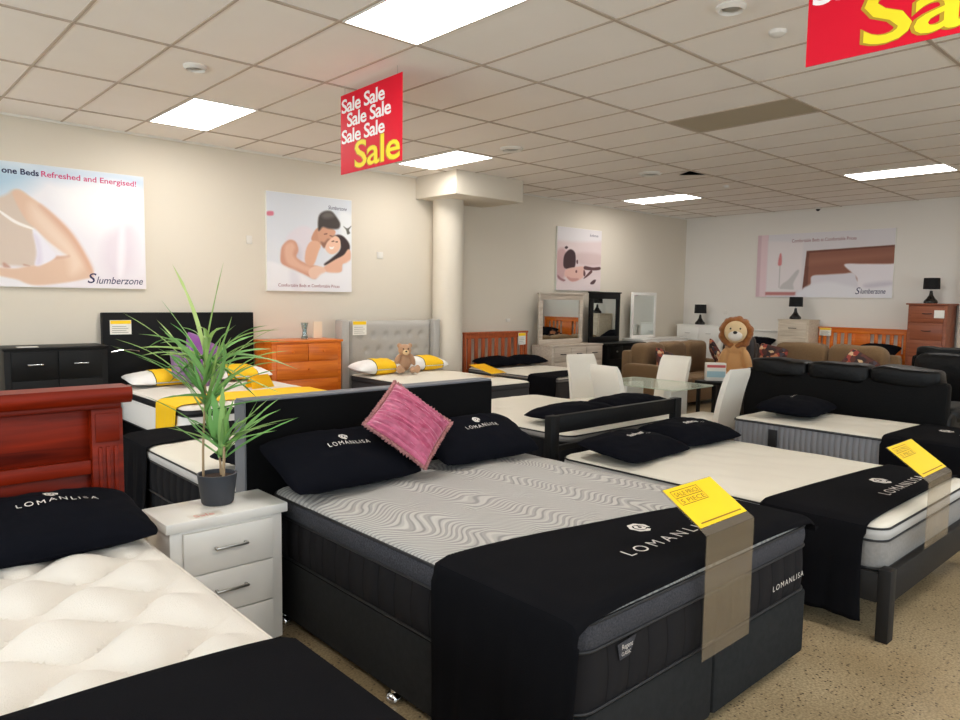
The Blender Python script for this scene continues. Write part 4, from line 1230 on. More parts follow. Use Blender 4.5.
# white bedside with drawers
bs = chest('white bedside cabinet with three drawers and steel handles, under the potted palm', 'bedside cabinet', 'bedside_cabinet', (1.345, 3.328, 0), 0, 0.53, 0.30, 0.702,
      [1, 1, 1], M_white, side=0.05, plinth=0.03, over=0.022, topt=0.045, hw=0.155)
o = obj('price_sticker', bx(-0.17, -0.02, -0.15, -0.09, 0.7021, 0.7028), mat('pale_sticker', (226, 220, 210), 0.3), bs, False)
bm = BM(); add_text(bm, 'Sale', lambda a, b: (-0.15+a, -0.14+b, 0.7032), size=0.05, fit=0.09)
obj('sticker_print', bm, mat('pale_red_print', (230, 130, 120), 0.5), o, False)

# potted palm ------------------------------------------------------
pt = thing('potted_palm', 'artificial palm with long narrow leaves in a charcoal pot on the white bedside', 'plant', (1.37, 3.36, 0.703))
bm = BM(); lathe(bm, [(0, 0), (0.068, 0), (0.074, 0.008), (0.090, 0.13), (0.092, 0.145), (0.084, 0.145), (0.082, 0.125), (0, 0.125)], 40)
obj('pot', bm, M_pot, pt)
bm = BM(); lathe(bm, [(0, 0.132), (0.05, 0.130), (0.081, 0.126)], 24); obj('soil', bm, M_soil, pt)
r3, u3, f3 = Vector((0.739, -0.674, 0)), Vector((0, 0, 1)), Vector((0.674, 0.739, 0))
px = 1/209.0
def at(x, y, dep=0.0):      # plant-local point from offsets measured on the photo's scale
    return r3*((x-217)*px)+u3*((503-y)*px)+f3*dep
stems = [([at(203, 492), at(204, 450, -0.01), at(206, 400, 0.0), at(208, 352, 0.0)], 0.0055),
         ([at(220, 492, 0.02), at(219, 465, 0.02), at(217, 440, 0.02)], 0.006), ([at(224, 493, -0.02), at(225, 470, -0.02), at(226, 445, -0.02)], 0.0075)]
for p, r in stems:
    bm = BM(); tube(bm, p, [r*(1.1-0.3*i/(len(p)-1)) for i in range(len(p))], 10); obj('stem', bm, M_cane, pt)
bmL = BM(); tones = []
def leaf(base, tip, arch, width, tone, side=0.0):
    n_ = 12; base = Vector(base); tip = Vector(tip)
    d = tip-base; L_ = d.length
    hor = Vector((d.x, d.y, 0)); hor = hor.normalized() if hor.length > 1e-4 else Vector((1, 0, 0))
    sidev = hor.cross(Vector((0, 0, 1)))
    pr = None
    for i in range(n_+1):
        t_ = i/n_
        p = base+d*t_+Vector((0, 0, 1))*arch*L_*math.sin(PI*t_**0.85)+sidev*side*L_*math.sin(PI*t_)
        wv = width*(0.35+0.65*math.sin(PI*min(1, t_*1.25+0.12))**0.8 if t_ < 0.7 else (1-t_)/0.3*0.86+0.02)
        face = (sidev*0.8+Vector((0, 0, 1))*0.35*math.sin(tone*9)).normalized()
        a = bmL.verts.new(p-face*wv/2+Vector((0, 0, 0.15*wv))); b = bmL.verts.new(p+face*wv/2+Vector((0, 0, 0.15*wv))); c = bmL.verts.new(p-Vector((0, 0, 0.12*wv)))
        if pr:
            bmL.faces.new((pr[0], pr[2], c, a)); bmL.faces.new((pr[2], pr[1], b, c))
            tones.extend([tone, tone])
        pr = (a, b, c)
rnd = random.Random(5)
top = [(165, 264, .05, .020, .8), (228, 262, .0, .014, .65), (166, 300, .03, .026, .6), (140, 313, .10, .02, .75), (150, 328, .12, .022, .5), (132, 352, .2, .018, .4), (128, 338, .15, .02, .6),
       (148, 371, .16, .024, .35), (120, 345, .12, .016, .7), (165, 385, .06, .03, .3), (150, 345, .2, .022, .55), (185, 330, .05, .032, .45), (180, 392, .05, .03, .4),
       (252, 322, .10, .022, .6), (270, 330, .14, .018, .75), (285, 342, .16, .018, .8), (292, 356, .12, .022, .65), (262, 350, .12, .024, .5), (240, 315, .05, .02, .7),
       (288, 372, .10, .018, .6), (275, 395, .02, .026, .4), (262, 378, .06, .03, .5), (250, 402, .0, .028, .35), (232, 372, .06, .034, .5), (290, 390, .02, .016, .7), (225, 335, .0, .018, .9)]
for x, y, ar, w_, tn in top:
    by = 350+rnd.uniform(0, 62)
    if y < 312: by = 360
    leaf(at(207+rnd.uniform(-2, 3), by), at(x, y, rnd.uniform(-0.22, 0.22)), ar, w_*1.15, tn+rnd.uniform(-.08, .08), rnd.uniform(-.06, .06))
low = [(150, 395, .08, .024, .5), (168, 425, .03, .022, .4), (196, 408, .02, .036, .45), (212, 398, .0, .04, .5), (240, 395, .02, .034, .55), (262, 400, .04, .022, .7), (300, 413, .08, .02, .7), (276, 398, .06, .022, .6),
       (272, 412, .06, .026, .5), (292, 420, .05, .018, .45), (255, 415, .04, .026, .5), (232, 380, .0, .034, .6), (186, 388, .04, .026, .6), (222, 388, .0, .04, .45), (245, 425, .04, .03, .4), (205, 425, .02, .03, .35)]
for x, y, ar, w_, tn in low:
    leaf(at(221+rnd.uniform(-4, 4), 448+rnd.uniform(-8, 12)), at(x, y, rnd.uniform(-0.16, 0.16)), ar, w_*1.15, tn+rnd.uniform(-.08, .08), rnd.uniform(-.05, .05))
for k in range(34):
    a_ = rnd.uniform(-1.25, 1.25); ln = rnd.uniform(55, 92); x = 208+ln*math.sin(a_)*1.05; y = 372-ln*math.cos(a_)*0.62+rnd.uniform(-8, 26)
    leaf(at(207+rnd.uniform(-2, 3), rnd.uniform(352, 412)), at(x, y, rnd.uniform(-0.3, 0.3)), rnd.uniform(0.06, 0.22), rnd.uniform(0.017, 0.03), rnd.uniform(0.25, 0.85), rnd.uniform(-.08, .08))
for k in range(16):
    a_ = rnd.uniform(-1.1, 1.4); ln = rnd.uniform(40, 75); x = 222+ln*math.sin(a_); y = 440-ln*math.cos(a_)*0.75
    leaf(at(221+rnd.uniform(-4, 4), rnd.uniform(435, 462)), at(x, y, rnd.uniform(-0.22, 0.22)), rnd.uniform(0.0, 0.12), rnd.uniform(0.02, 0.034), rnd.uniform(0.25, 0.8), rnd.uniform(-.08, .08))
lf = obj('leaves', bmL, M_leaf, pt)
at_ = lf.data.attributes.new('tone', 'FLOAT', 'FACE'); at_.data.foreach_set('value', tones)

# black dresser at far left ---------------------------------------
chest('black two-over-two drawer chest against the left wall, far left', 'chest of drawers', 'chest_of_drawers', (1.645, 7.99, 0), 0, 0.87, 0.46, 1.185,
      [1, 1, 1, 1], M_blacklac, cols=2, handle='bar', hm=M_chrome, hw=0.13, side=0.05, over=0.012)
o = obj('leaflet', bx(1.33, 1.50, 7.80, 7.90, 1.1855, 1.190), M_cardwhite); tag(o, 'small white leaflet lying on the black chest at far left', 'leaflet')

# orange pine dresser
chest('orange pine tallboy with paired top drawers between the black and grey bed heads', 'chest of drawers', 'chest_of_drawers', (4.29, 7.99, 0), 0, 0.92, 0.46, 1.175,
      [(1, 2), 1, 1, 1, 1], M_orange, handle='knob', hm=M_orange, side=0.05, over=0.02, topt=0.028)
t = thing('glass_vase', 'small clear blue-grey glass vase on the orange pine tallboy', 'vase', (4.37, 7.98, 1.1755))
bm = BM(); lathe(bm, [(0, 0), (0.04, 0), (0.045, 0.01), (0.028, 0.06), (0.026, 0.1), (0.04, 0.17), (0.046, 0.2), (0.04, 0.2), (0.022, 0.1), (0.036, 0.015), (0, 0.012)], 24); obj('body', bm, glass_mat('vase_glass', (0.72, 0.82, 0.84, 1), 0.3), t)
tag(obj('photo_card', bx(4.54, 4.66, 8.06, 8.068, 1.1755, 1.385), mat('cream_card', (238, 222, 196), 0.7)), 'plain cream card standing on the orange pine tallboy', 'card')

# black bed head with yellow runner -------------------------------
t = bed_base('black divan with tall black bed head by the left wall', 2.24, 3.78, 6.12, 8.18, 0.055, 0.40, M_black)
obj('headboard', bx(-0.855, 0.80, 1.035, 1.115, 0.06, 1.50, 0.008), mat('black_vinyl', (8, 8, 10), 0.5, bump=(30, 0.1), spec=0.2), t)
bm = BM(); tube(bm, [(-0.78+0.28*i/8, 1.028, 1.085+0.02*math.sin(PI*i/8)) for i in range(9)], 0.006, 6); obj('chrome_trim', bm, M_chrome, t)
def head_card(parent, x, y, z, w, h, name='price_tag'):
    c = obj(name, bx(x, x+w, y-0.006, y-0.001, z, z+h), M_cardwhite, parent, False)
    obj('yellow_band', bx(x+0.005, x+w-0.005, y-0.008, y-0.0065, z+h*0.74, z+h-0.004), M_cardyellow, c, False)
    bm = BM()
    for k in range(4): box(bm, x+0.02, x+w-0.03-0.02*(k % 2), y-0.0075, y-0.0062, z+h*(0.12+0.14*k), z+h*(0.12+0.14*k)+0.006)
    obj('printing', bm, M_plasticgrey, c, False)
head_card(t, 2.225-3.01, 1.035, 1.27, 0.21, 0.15)
mattress('white mattress with black upper band and yellow runner beside the far black bed head', 2.23, 3.79, 6.11, 8.17, 0.401, 0.735, (M_whitecloth, M_piping), 0.665, M_whitequilt, q_soft, 0.02, 0.06, rc=0.08)
runner('yellow runner over the mattress in front of the tall black bed head', 2.23, 3.79, 6.78, 6.28, 0.735, 0.33, 0.3, seed=3, m=M_yellow, crown=0.014, wave=0.004)
pillow('pillow', 'white pillow with yellow sleeve, left on the bed with the yellow runner', (2.62, 7.80, 0.82), (0.12, 0, 0), 0.74, 0.42, 0.16, M_whitecloth, group='white pillows with yellow sleeves', seed=51, band=(-0.35, 0.55))
pillow('pillow', 'white pillow with yellow sleeve, right on the bed with the yellow runner', (3.42, 7.80, 0.83), (0.12, 0, 0), 0.72, 0.42, 0.16, M_whitecloth, group='white pillows with yellow sleeves', seed=53, band=(-0.5, 0.45))
def square_cushion(label, loc, rot, size, T, m, seed=0, group=None):
    return pillow('cushion', label, loc, rot, size, size, T, m, 'cushion', group, seed, n=18, flat=0.8)
square_cushion('purple satin cushion behind the palm leaves on the far black bed', (2.98, 7.62, 1.06), (0.95, 0.5, 0.1), 0.44, 0.14, M_purple, 61)
square_cushion('grey satin cushion beside the purple cushion on the far black bed', (2.80, 7.52, 0.93), (0.75, 0.35, 0.05), 0.42, 0.13, M_greysatin, 62)
t = thing('price_card_stand', 'yellow price card standing on the yellow runner bed, right of the palm', 'price card', (3.32, 6.92, 0.757), 0.3, 'yellow price cards in clear stands')
bm = BM(); vs = [bm.verts.new(p) for p in ((-0.15, 0, 0), (0.15, 0, 0), (0.12, 0.06, 0.13), (-0.12, 0.06, 0.13))]; bm.faces.new(vs); bmesh.ops.solidify(bm, geom=bm.faces[:], thickness=0.003)
obj('card', bm, M_cardyellow, t, False)
bm = BM(); vs = [bm.verts.new(p) for p in ((-0.15, 0.12, 0), (0.15, 0.12, 0), (0.12, 0.066, 0.13), (-0.12, 0.066, 0.13))]; bm.faces.new(vs[::-1]); bmesh.ops.solidify(bm, geom=bm.faces[:], thickness=0.003)
obj('rear_leaf', bm, M_cardyellow, t, False)

# grey button-back bed ---------------------------------------------
GX0, GX1 = 4.97, 6.33
t = bed_base('grey buttoned wing-back bed with grey base by the column', GX0, GX1, 6.0, 7.92, 0.055, 0.42, M_darkside)
gc = (GX0+GX1)/2; gy = 6.96
bm = BM()
nx_, nz_ = 60, 30
btn = [(-0.5+0.2*i+(0.1 if j % 2 else 0), 1.20-0.2*j) for j in range(3) for i in range(6)]
V = []
for j in range(nz_+1):
    row = []
    for i in range(nx_+1):
        x = -0.68+1.36*i/nx_; z = 0.5+0.89*j/nz_
        e = min(0.68-abs(x), 1.39-z, 0.1)/0.1
        d_ = min(math.hypot(x-bx_, z-bz_) for bx_, bz_ in btn)
        y = -0.045*max(0, min(1, e*1.5))**0.5+0.030*math.exp(-(d_/0.035)**2)
        row.append(bm.verts.new((x, y+7.99-gy, z)))
    V.append(row)
grid_faces(bm, V)
box(bm, -0.68, 0.68, 7.99-gy, 8.06-gy, 0.06, 1.39)
hb_ = obj('headboard', bm, M_greyup, t)
for bx_, bz_ in btn:
    if abs(bx_) > 0.64: continue
    bm = BM(); soft(bm, bx_, 7.985-gy, bz_, 0.012, 0.006, 0.012, 1.0, 10, 6); obj('button', bm, M_greyup, hb_)
for sx in (-1, 1):
    obj('wing', bx(min(sx*0.69, sx*0.80), max(sx*0.69, sx*0.80), 7.90-gy, 8.07-gy, 0.06, 1.405, 0.015), M_greyup, t)
head_card(t, 5.03-gc, 7.94-gy, 1.21, 0.21, 0.18)
mattress('white mattress with faint scroll quilting on the grey wing-back bed', GX0, GX1, 6.0, 7.91, 0.421, 0.715, (M_darkside, M_darkside), 0.64, M_creamquilt, q_tuft(0.3, 0.3, 0.008, 0.05), 0.015, 0.06, rc=0.07)
pillow('pillow', 'white roll pillow with yellow sleeve at the left of the grey buttoned bed head', (5.18, 7.60, 0.815), (0.1, 0, 0), 0.72, 0.34, 0.20, M_whitecloth, group='white pillows with yellow sleeves', seed=71, flat=0.8, band=(-0.3, 0.5))
pillow('pillow', 'white roll pillow with yellow sleeve, right of the beige teddy bear', (5.96, 7.66, 0.82), (0.1, 0, 0), 0.68, 0.34, 0.20, M_whitecloth, group='white pillows with yellow sleeves', seed=73, flat=0.8, band=(-0.25, 0.65))

# plush animals ------------------------------------------------------
def blob(name, parts, m, parent, voxel=0.008):
    """one continuous body grown from overlapping ellipsoids"""
    bm = BM()
    for (c, r, *rot) in parts:
        n0 = len(bm.verts)
        g = bmesh.ops.create_icosphere(bm, subdivisions=3, radius=1.0)
        M = Matrix.Translation(c) @ (Matrix.Rotation(rot[0][0], 4, 'X') @ Matrix.Rotation(rot[0][1], 4, 'Y') @ Matrix.Rotation(rot[0][2], 4, 'Z') if rot else Matrix.Identity(4)) @ Matrix.Diagonal((*r, 1))
        bmesh.ops.transform(bm, matrix=M, verts=g['verts'])
    o = obj(name, bm, m, parent)
    r_ = o.modifiers.new('merge', 'REMESH'); r_.mode = 'VOXEL'; r_.voxel_size = voxel; r_.use_smooth_shade = True
    s_ = o.modifiers.new('soften', 'SMOOTH'); s_.factor = 0.6; s_.iterations = 6
    return o
t = thing('teddy_bear', 'beige teddy bear sitting between the yellow-sleeved pillows on the grey bed', 'teddy bear', (5.50, 7.45, 0.745), -0.45)
blob('body', [((0, 0.02, 0.13), (0.085, 0.075, 0.12)), ((0, 0.0, 0.285), (0.085, 0.08, 0.078)), ((-0.07, 0.01, 0.345), (0.032, 0.018, 0.032)), ((0.07, 0.01, 0.345), (0.032, 0.018, 0.032)),
              ((-0.10, -0.02, 0.16), (0.032, 0.04, 0.085), (0.3, 0.35, 0)), ((0.10, -0.02, 0.16), (0.032, 0.04, 0.085), (0.3, -0.35, 0)),
              ((-0.075, -0.12, 0.045), (0.045, 0.11, 0.045), (0, 0, 0.25)), ((0.085, -0.12, 0.045), (0.045, 0.11, 0.045), (0, 0, -0.3)),
              ((-0.10, -0.21, 0.06), (0.042, 0.03, 0.055)), ((0.125, -0.2, 0.06), (0.042, 0.03, 0.055))], M_teddy, t)
bm = BM(); soft(bm, 0, -0.078, 0.262, 0.042, 0.028, 0.034, 1.0); obj('muzzle', bm, M_lionface, t)
bm = BM(); soft(bm, 0, -0.106, 0.276, 0.014, 0.008, 0.01, 1.0, 12, 8); obj('nose', bm, M_eye, t)
for sx in (-1, 1):
    bm = BM(); soft(bm, sx*0.032, -0.075, 0.305, 0.009, 0.007, 0.009, 1.0, 12, 8); obj('eye', bm, M_eye, t)

# brown slatted bed -------------------------------------------------
def slat_head(parent, w, y, z0, z1, m, n, panel=False, leg=0.0):
    hx = w/2
    for sx in (-1, 1): obj('post', bx(sx*hx-0.04 if sx > 0 else -hx, hx if sx > 0 else -hx+0.04, y-0.02, y+0.03, leg, z1-0.01, 0.004), m, parent)
    obj('top_rail', bx(-hx-0.01, hx+0.01, y-0.03, y+0.035, z1-0.03, z1, 0.005), m, parent)
    obj('upper_rail', bx(-hx+0.04, hx-0.04, y-0.01, y+0.02, z1-0.10, z1-0.03, 0.003), m, parent)
    obj('lower_rail', bx(-hx+0.04, hx-0.04, y-0.01, y+0.02, z0, z0+0.08, 0.003), m, parent)
    W_ = w-0.08
    for i in range(n):
        x = -W_/2+W_*(i+0.5)/n
        wd = W_/n*0.25
        if panel and i == n//2: wd = W_/n*0.75
        obj('slat', bx(x-wd, x+wd, y-0.004, y+0.012, z0+0.08, z1-0.10, 0.002), m, parent)
t = thing('bedstead', 'brown-orange slatted bed frame right of the column', 'bed frame', (7.82, 7.2, 0))
slat_head(t, 1.36, 0.98, 0.55, 1.19, M_slatwood, 9)
for sx in (-1, 1): obj('side_rail', bx(sx*0.66-0.012, sx*0.66+0.012, -0.9, 0.96, 0.18, 0.34, 0.003), M_slatwood, t)
obj('foot_rail', bx(-0.69, 0.69, -0.94, -0.90, 0.12, 0.36, 0.004), M_slatwood, t)
for sx in (-1, 1): obj('leg', bx(sx*0.65-0.035, sx*0.65+0.035, -0.97, -0.941, 0, 0.38, 0.003), M_slatwood, t)
obj('slat_platform', bx(-0.64, 0.64, -0.9, 0.96, 0.34, 0.37, 0.002), M_slatwood, t)
head_card(t, 8.27-7.82, 0.95, 0.97, 0.17, 0.19)
mattress('white mattress with dark grey sides on the brown slatted bed frame', 7.18, 8.50, 6.32, 8.14, 0.371, 0.66, (M_darkside, M_greyside), 0.60, M_creamquilt, q_soft, 0.012, 0.07, rc=0.06)
runner('black runner over the foot of the brown slatted bed', 7.18, 8.50, 6.85, 6.34, 0.66, 0.45, 0.3, seed=27, crown=0.008, wave=0.006)
pillow('pillow', 'long plain black pillow under the brown slatted bed head, left', (7.52, 7.86, 0.745), (0.1, 0, 0), 0.72, 0.40, 0.18, M_blackpillow, group=BPIL, seed=81)
pillow('pillow', 'long plain black pillow under the brown slatted bed head, right', (8.16, 7.86, 0.745), (0.1, 0, 0), 0.70, 0.40, 0.17, M_blackpillow, group=BPIL, seed=83)
t = thing('price_card_stand', 'yellow price card on the corner of the grey wing-back bed near the brown bed', 'price card', (6.16, 6.68, 0.72), 0.1, 'yellow price cards in clear stands')
bm = BM(); vs = [bm.verts.new(p) for p in ((-0.07, -0.20, 0.05), (0.22, -0.20, 0.05), (0.20, 0.16, 0.14), (-0.10, 0.16, 0.14))]; bm.faces.new(vs); bmesh.ops.solidify(bm, geom=bm.faces[:], thickness=0.003)
cd = obj('card', bm, M_cardyellow, t, False)
obj('acrylic_stand', bx(-0.07, 0.22, -0.205, -0.201, 0.0, 0.05), M_acrylic, t, False)

# dressers with mirrors --------------------------------------------
def mirror(label, loc, w, h, fw, m, lean=0.0, cap=True):
    t = thing('dressing_mirror', label, 'mirror', loc)
    t.rotation_euler = (lean, 0, 0)
    bm = BM()
    obj('bottom_rail', bx(-w/2, w/2, -0.02, 0.02, 0, fw, 0.003), m, t); obj('top_rail', bx(-w/2, w/2, -0.02, 0.02, h-fw, h, 0.003), m, t)
    for sx in (-1, 1): obj('stile', bx(min(sx*w/2, sx*(w/2-fw)), max(sx*w/2, sx*(w/2-fw)), -0.018, 0.018, fw, h-fw, 0.002), m, t)
    if cap: obj('cornice', bx(-w/2-0.02, w/2+0.02, -0.035, 0.025, h, h+0.025, 0.005), m, t)
    obj('mirror_glass', bx(-w/2+fw, w/2-fw, -0.004, 0.004, fw, h-fw), M_mirror, t, False)
    return t
chest('whitewashed timber dresser with wide drawers against the left wall', 'dresser', 'dresser', (9.33, 8.0, 0), 0, 1.30, 0.44, 0.955, [(0.8, 3), (1, 2), (1, 2)], M_wash, handle='bar', hm=M_darkframe, side=0.04, legs=True, plinth=0.08, hw=0.11)
mirror('whitewashed framed mirror on the whitewashed dresser', (9.22, 8.08, 0.956), 1.10, 0.83, 0.085, M_wash, 0.0)
chest('black curved-top dresser with black mirror against the left wall', 'dresser', 'dresser', (10.56, 8.0, 0), 0, 0.90, 0.44, 0.955, [(0.8, 2), 1, 1], M_blacklac, handle='knob', hm=M_steel, side=0.05, over=0.11, topt=0.03)
mirror('black framed mirror on the black dresser', (10.37, 8.06, 0.956), 0.86, 0.87, 0.10, M_blacklac)
chest('white dresser behind the brown fabric sofa', 'dresser', 'dresser', (11.90, 8.0, 0), 0, 1.50, 0.44, 1.00, [(1, 3), 1, 1], M_white, handle='knob', hm=M_steel)
mirror('white framed mirror on the white dresser behind the sofa', (11.56, 8.06, 1.001), 0.78, 0.86, 0.055, M_white, cap=False)

# far wall furniture ------------------------------------------------
def table_lamp(label, loc):
    t = thing('table_lamp', label, 'lamp', loc, 0, 'black table lamps')
    bm = BM(); lathe(bm, [(0, 0), (0.09, 0), (0.10, 0.012), (0.095, 0.04), (0.06, 0.08), (0.03, 0.13), (0.022, 0.18), (0.02, 0.2), (0.0, 0.2)], 28); obj('base', bm, M_lamp, t)
    bm = BM(); tube(bm, [(0, 0, 0.2), (0, 0, 0.27)], 0.008, 8); obj('stem', bm, M_steel, t)
    bm = BM(); lathe(bm, [(0.118, 0.225), (0.112, 0.40), (0.109, 0.40), (0.115, 0.225)], 36); obj('lamp_shade', bm, M_shade, t)
    for k in range(3):
        pass
    bm = BM(); tube(bm, [(0.0, 0, 0.27), (0.112, 0, 0.28)], 0.003, 6); tube(bm, [(0.0, 0, 0.27), (-0.056, 0.097, 0.28)], 0.003, 6); tube(bm, [(0.0, 0, 0.27), (-0.056, -0.097, 0.28)], 0.003, 6); obj('shade_spider', bm, M_steel, t)
    return t
RB = -PI/2
chest('white chest of drawers in the far corner under a black lamp', 'chest of drawers', 'chest_of_drawers', (13.03, 7.62, 0), RB, 0.98, 0.44, 1.245, [(1, 2), 1, 1, 1], M_white, handle='bar', hm=M_steel, side=0.03)
chest('pale washed tallboy against the far wall under the wide picture', 'chest of drawers', 'chest_of_drawers', (13.03, 5.745, 0), RB, 0.55, 0.44, 1.41, [1, 1, 1, 1, 1], M_washlight, handle='bar', hm=M_darkframe, side=0.03, hw=0.14)
ch = chest('walnut brown tallboy at the right end of the far wall', 'chest of drawers', 'chest_of_drawers', (13.01, 3.63, 0), RB, 0.54, 0.48, 1.725, [1, 1, 1, 1, 1, 1], M_brownwood, handle='cup', hm=M_darkframe, side=0.04, over=0.03, hw=0.13)
obj('price_tag', bx(0.10, 0.24, -0.265, -0.262, 1.50, 1.62), M_cardwhite, ch, False)
table_lamp('black table lamp on the white chest in the far corner', (13.0, 7.71, 1.246))
table_lamp('black table lamp on the pale washed tallboy', (13.0, 5.80, 1.411))
table_lamp('black table lamp on the walnut brown tallboy', (13.0, 3.66, 1.726))

# white bed against the far wall, behind the lion
t = thing('bedstead', 'white bed head against the far wall, between lion and pale tallboy', 'bed frame', (12.2, 6.43, 0), RB)
obj('headboard', bx(-0.28, 0.30, 1.03, 1.08, 0.0, 1.15, 0.006), M_white, t); obj('cap_rail', bx(-0.30, 0.32, 1.01, 1.085, 1.15, 1.185, 0.006), M_white, t); obj('panel_rail', bx(-0.27, 0.29, 1.015, 1.029, 0.93, 0.99, 0.003), M_white, t)
for sx in (-1, 1): obj('side_rail', bx(sx*0.27-0.01, sx*0.27+0.01, -0.36, 1.03, 0.2, 0.4), M_white, t)
obj('foot_rail', bx(-0.28, 0.28, -0.39, -0.361, 0.0, 0.42), M_white, t); obj('slat_platform', bx(-0.26, 0.26, -0.36, 1.03, 0.40, 0.43), M_white, t)
mattress('white mattress on the white bed behind the lion', 11.80, 13.14, 6.16, 6.72, 0.431, 0.80, (M_darkside, M_silver), 0.72, M_creamquilt, q_soft, 0.01, 0.08)
pillow('pillow', 'black pillow leaning on the white bed head beside the lion', (12.85, 6.43, 0.95), (0.35, 0, RB), 0.60, 0.44, 0.18, M_blackpillow, group=BPIL, seed=91)

# orange slatted bed
t = thing('bedstead', 'orange pine slatted bed head against the far wall beside the walnut tallboy', 'bed frame', (12.2, 4.75, 0), RB)
slat_head(t, 1.42, 1.03, 0.80, 1.29, M_orange, 11, True)
for sx in (-1, 1): obj('side_rail', bx(sx*0.68-0.01, sx*0.68+0.01, -0.85, 1.0, 0.2, 0.4, 0.003), M_orange, t)
obj('foot_rail', bx(-0.69, 0.69, -0.89, -0.851, 0.0, 0.42, 0.004), M_orange, t); obj('slat_platform', bx(-0.66, 0.66, -0.85, 1.0, 0.40, 0.43), M_orange, t)
head_card(t, -0.69, 1.005, 1.13, 0.20, 0.14)
mattress('white mattress on the orange pine bed by the far wall', 11.40, 13.16, 4.06, 5.43, 0.431, 0.80, (M_darkside, M_silver), 0.72, M_creamquilt, q_soft, 0.01, 0.08)
pillow('pillow', 'black pillow on the orange pine bed next to the walnut tallboy', (12.85, 4.36, 0.93), (0.3, 0, RB), 0.66, 0.46, 0.2, M_blackpillow, group=BPIL, seed=93)

# sofas (front faces -y, origin at floor centre) -----------------------
def sofa(label, name, loc, rz, w, d, h, seats, m, mb=None, arm_w=0.2, arm_h=0.62, seat_h=0.46, kind='fabric', group=None, cat='sofa'):
    t = thing(name, label, cat, loc, rz, group)
    mb = mb or m; hx, hy = w/2, d/2
    obj('base', bx(-hx+0.03, hx-0.03, -hy+0.05, hy-0.02, 0.08, 0.30, 0.02), mb, t)
    for sx in (-1, 1):
        for sy in (-1, 1):
            obj('foot', bx(sx*(hx-0.10)-0.03, sx*(hx-0.10)+0.03, sy*(hy-0.10)-0.03, sy*(hy-0.10)+0.03, 0, 0.08), M_darkframe, t)
    obj('back_frame', bx(-hx+0.04, hx-0.04, hy-0.16, hy, 0.12, h-0.12, 0.04), mb, t)
    iw = (w-2*arm_w)/seats
    for sx in (-1, 1):
        bm = BM(); soft(bm, sx*(hx-arm_w/2), -0.02, arm_h/2+0.05, arm_w/2, hy-0.01, arm_h/2-0.03, 0.28, wob=0.012, seed=sx)
        if kind == 'leather': soft(bm, sx*(hx-arm_w/2), -0.05, arm_h-0.02, arm_w/2+0.03, hy-0.08, 0.09, 0.6, wob=0.015, seed=sx)
        obj('arm', bm, m, t)
    for i in range(seats):
        x = -hx+arm_w+iw*(i+0.5)
        bm = BM(); soft(bm, x, -0.10, seat_h-0.07, iw/2, hy-0.11, 0.10, 0.3, wob=0.01, seed=i); obj('seat_cushion', bm, m, t)
    bw = (w-(0.22 if kind == 'leather' else 2*arm_w*0.7))/seats; x0_ = -bw*seats/2
    for i in range(seats):
        x = x0_+bw*(i+0.5)
        bm = BM()
        if kind == 'leather':
            soft(bm, x, hy-0.22, (h+seat_h)/2-0.06, bw/2*0.98, 0.15, (h-seat_h)/2, 0.35, wob=0.02, seed=i+3)
            soft(bm, x, hy-0.13, h-0.095, bw/2*0.995, 0.145, 0.095, 0.36, wob=0.022, seed=i+7)
        else: soft(bm, x, hy-0.24, (h+seat_h)/2-0.02, bw/2*0.99, 0.15, (h-seat_h)/2+0.02, 0.38, wob=0.02, seed=i+3)
        obj('back_cushion', bm, m, t)
    return t
sofa('brown fabric three-seat sofa along the left wall', 'sofa', (10.63, 6.62, 0), 0, 2.20, 0.92, 1.02, 3, M_brown, arm_w=0.18, arm_h=0.68)
FC = 'floral sofa cushions'
square_cushion('floral cushion at the left end of the brown sofa by the left wall', (9.95, 6.48, 0.72), (1.15, 0.3, -0.2), 0.44, 0.15, M_floral, 1, FC)
square_cushion('floral cushion at the right end of the brown sofa, beside the lion', (11.15, 6.28, 0.80), (1.1, 0.4, 0.5), 0.52, 0.16, M_floral, 2, FC)
sofa('brown fabric two-seat sofa in front of the far wall beds', 'sofa', (10.86, 4.40, 0), RB, 1.90, 0.92, 1.10, 2, M_brown, arm_w=0.2, arm_h=0.66)
square_cushion('floral cushion at the left end of the two-seat brown sofa', (10.55, 5.05, 0.86), (1.2, 0.2, RB+0.2), 0.42, 0.14, M_floral, 3, FC)
square_cushion('floral cushion at the right end of the two-seat brown sofa', (10.50, 3.80, 0.82), (1.1, 0.5, RB), 0.44, 0.14, M_floral, 4, FC)
sofa('black leather three-seat sofa seen from behind, beside the single bed', 'sofa', (8.22, 3.0, 0), PI/2, 2.10, 0.95, 1.085, 3, M_leather, M_leatherback, arm_w=0.24, arm_h=0.66, kind='leather')
sofa('puffy black leather armchair at the right edge, facing the camera', 'armchair', (10.0, 2.45, 0), RB, 1.35, 0.95, 1.18, 1, M_leather, M_leatherback, arm_w=0.28, arm_h=0.72, kind='leather', cat='armchair')
sofa('dark armchair under the lion toy', 'armchair', (9.93, 5.24, 0), RB+0.35, 0.58, 0.70, 1.22, 1, mat('dark_brown_leather', (40, 30, 26), 0.5), arm_w=0.08, arm_h=0.60, kind='fabric', cat='armchair')

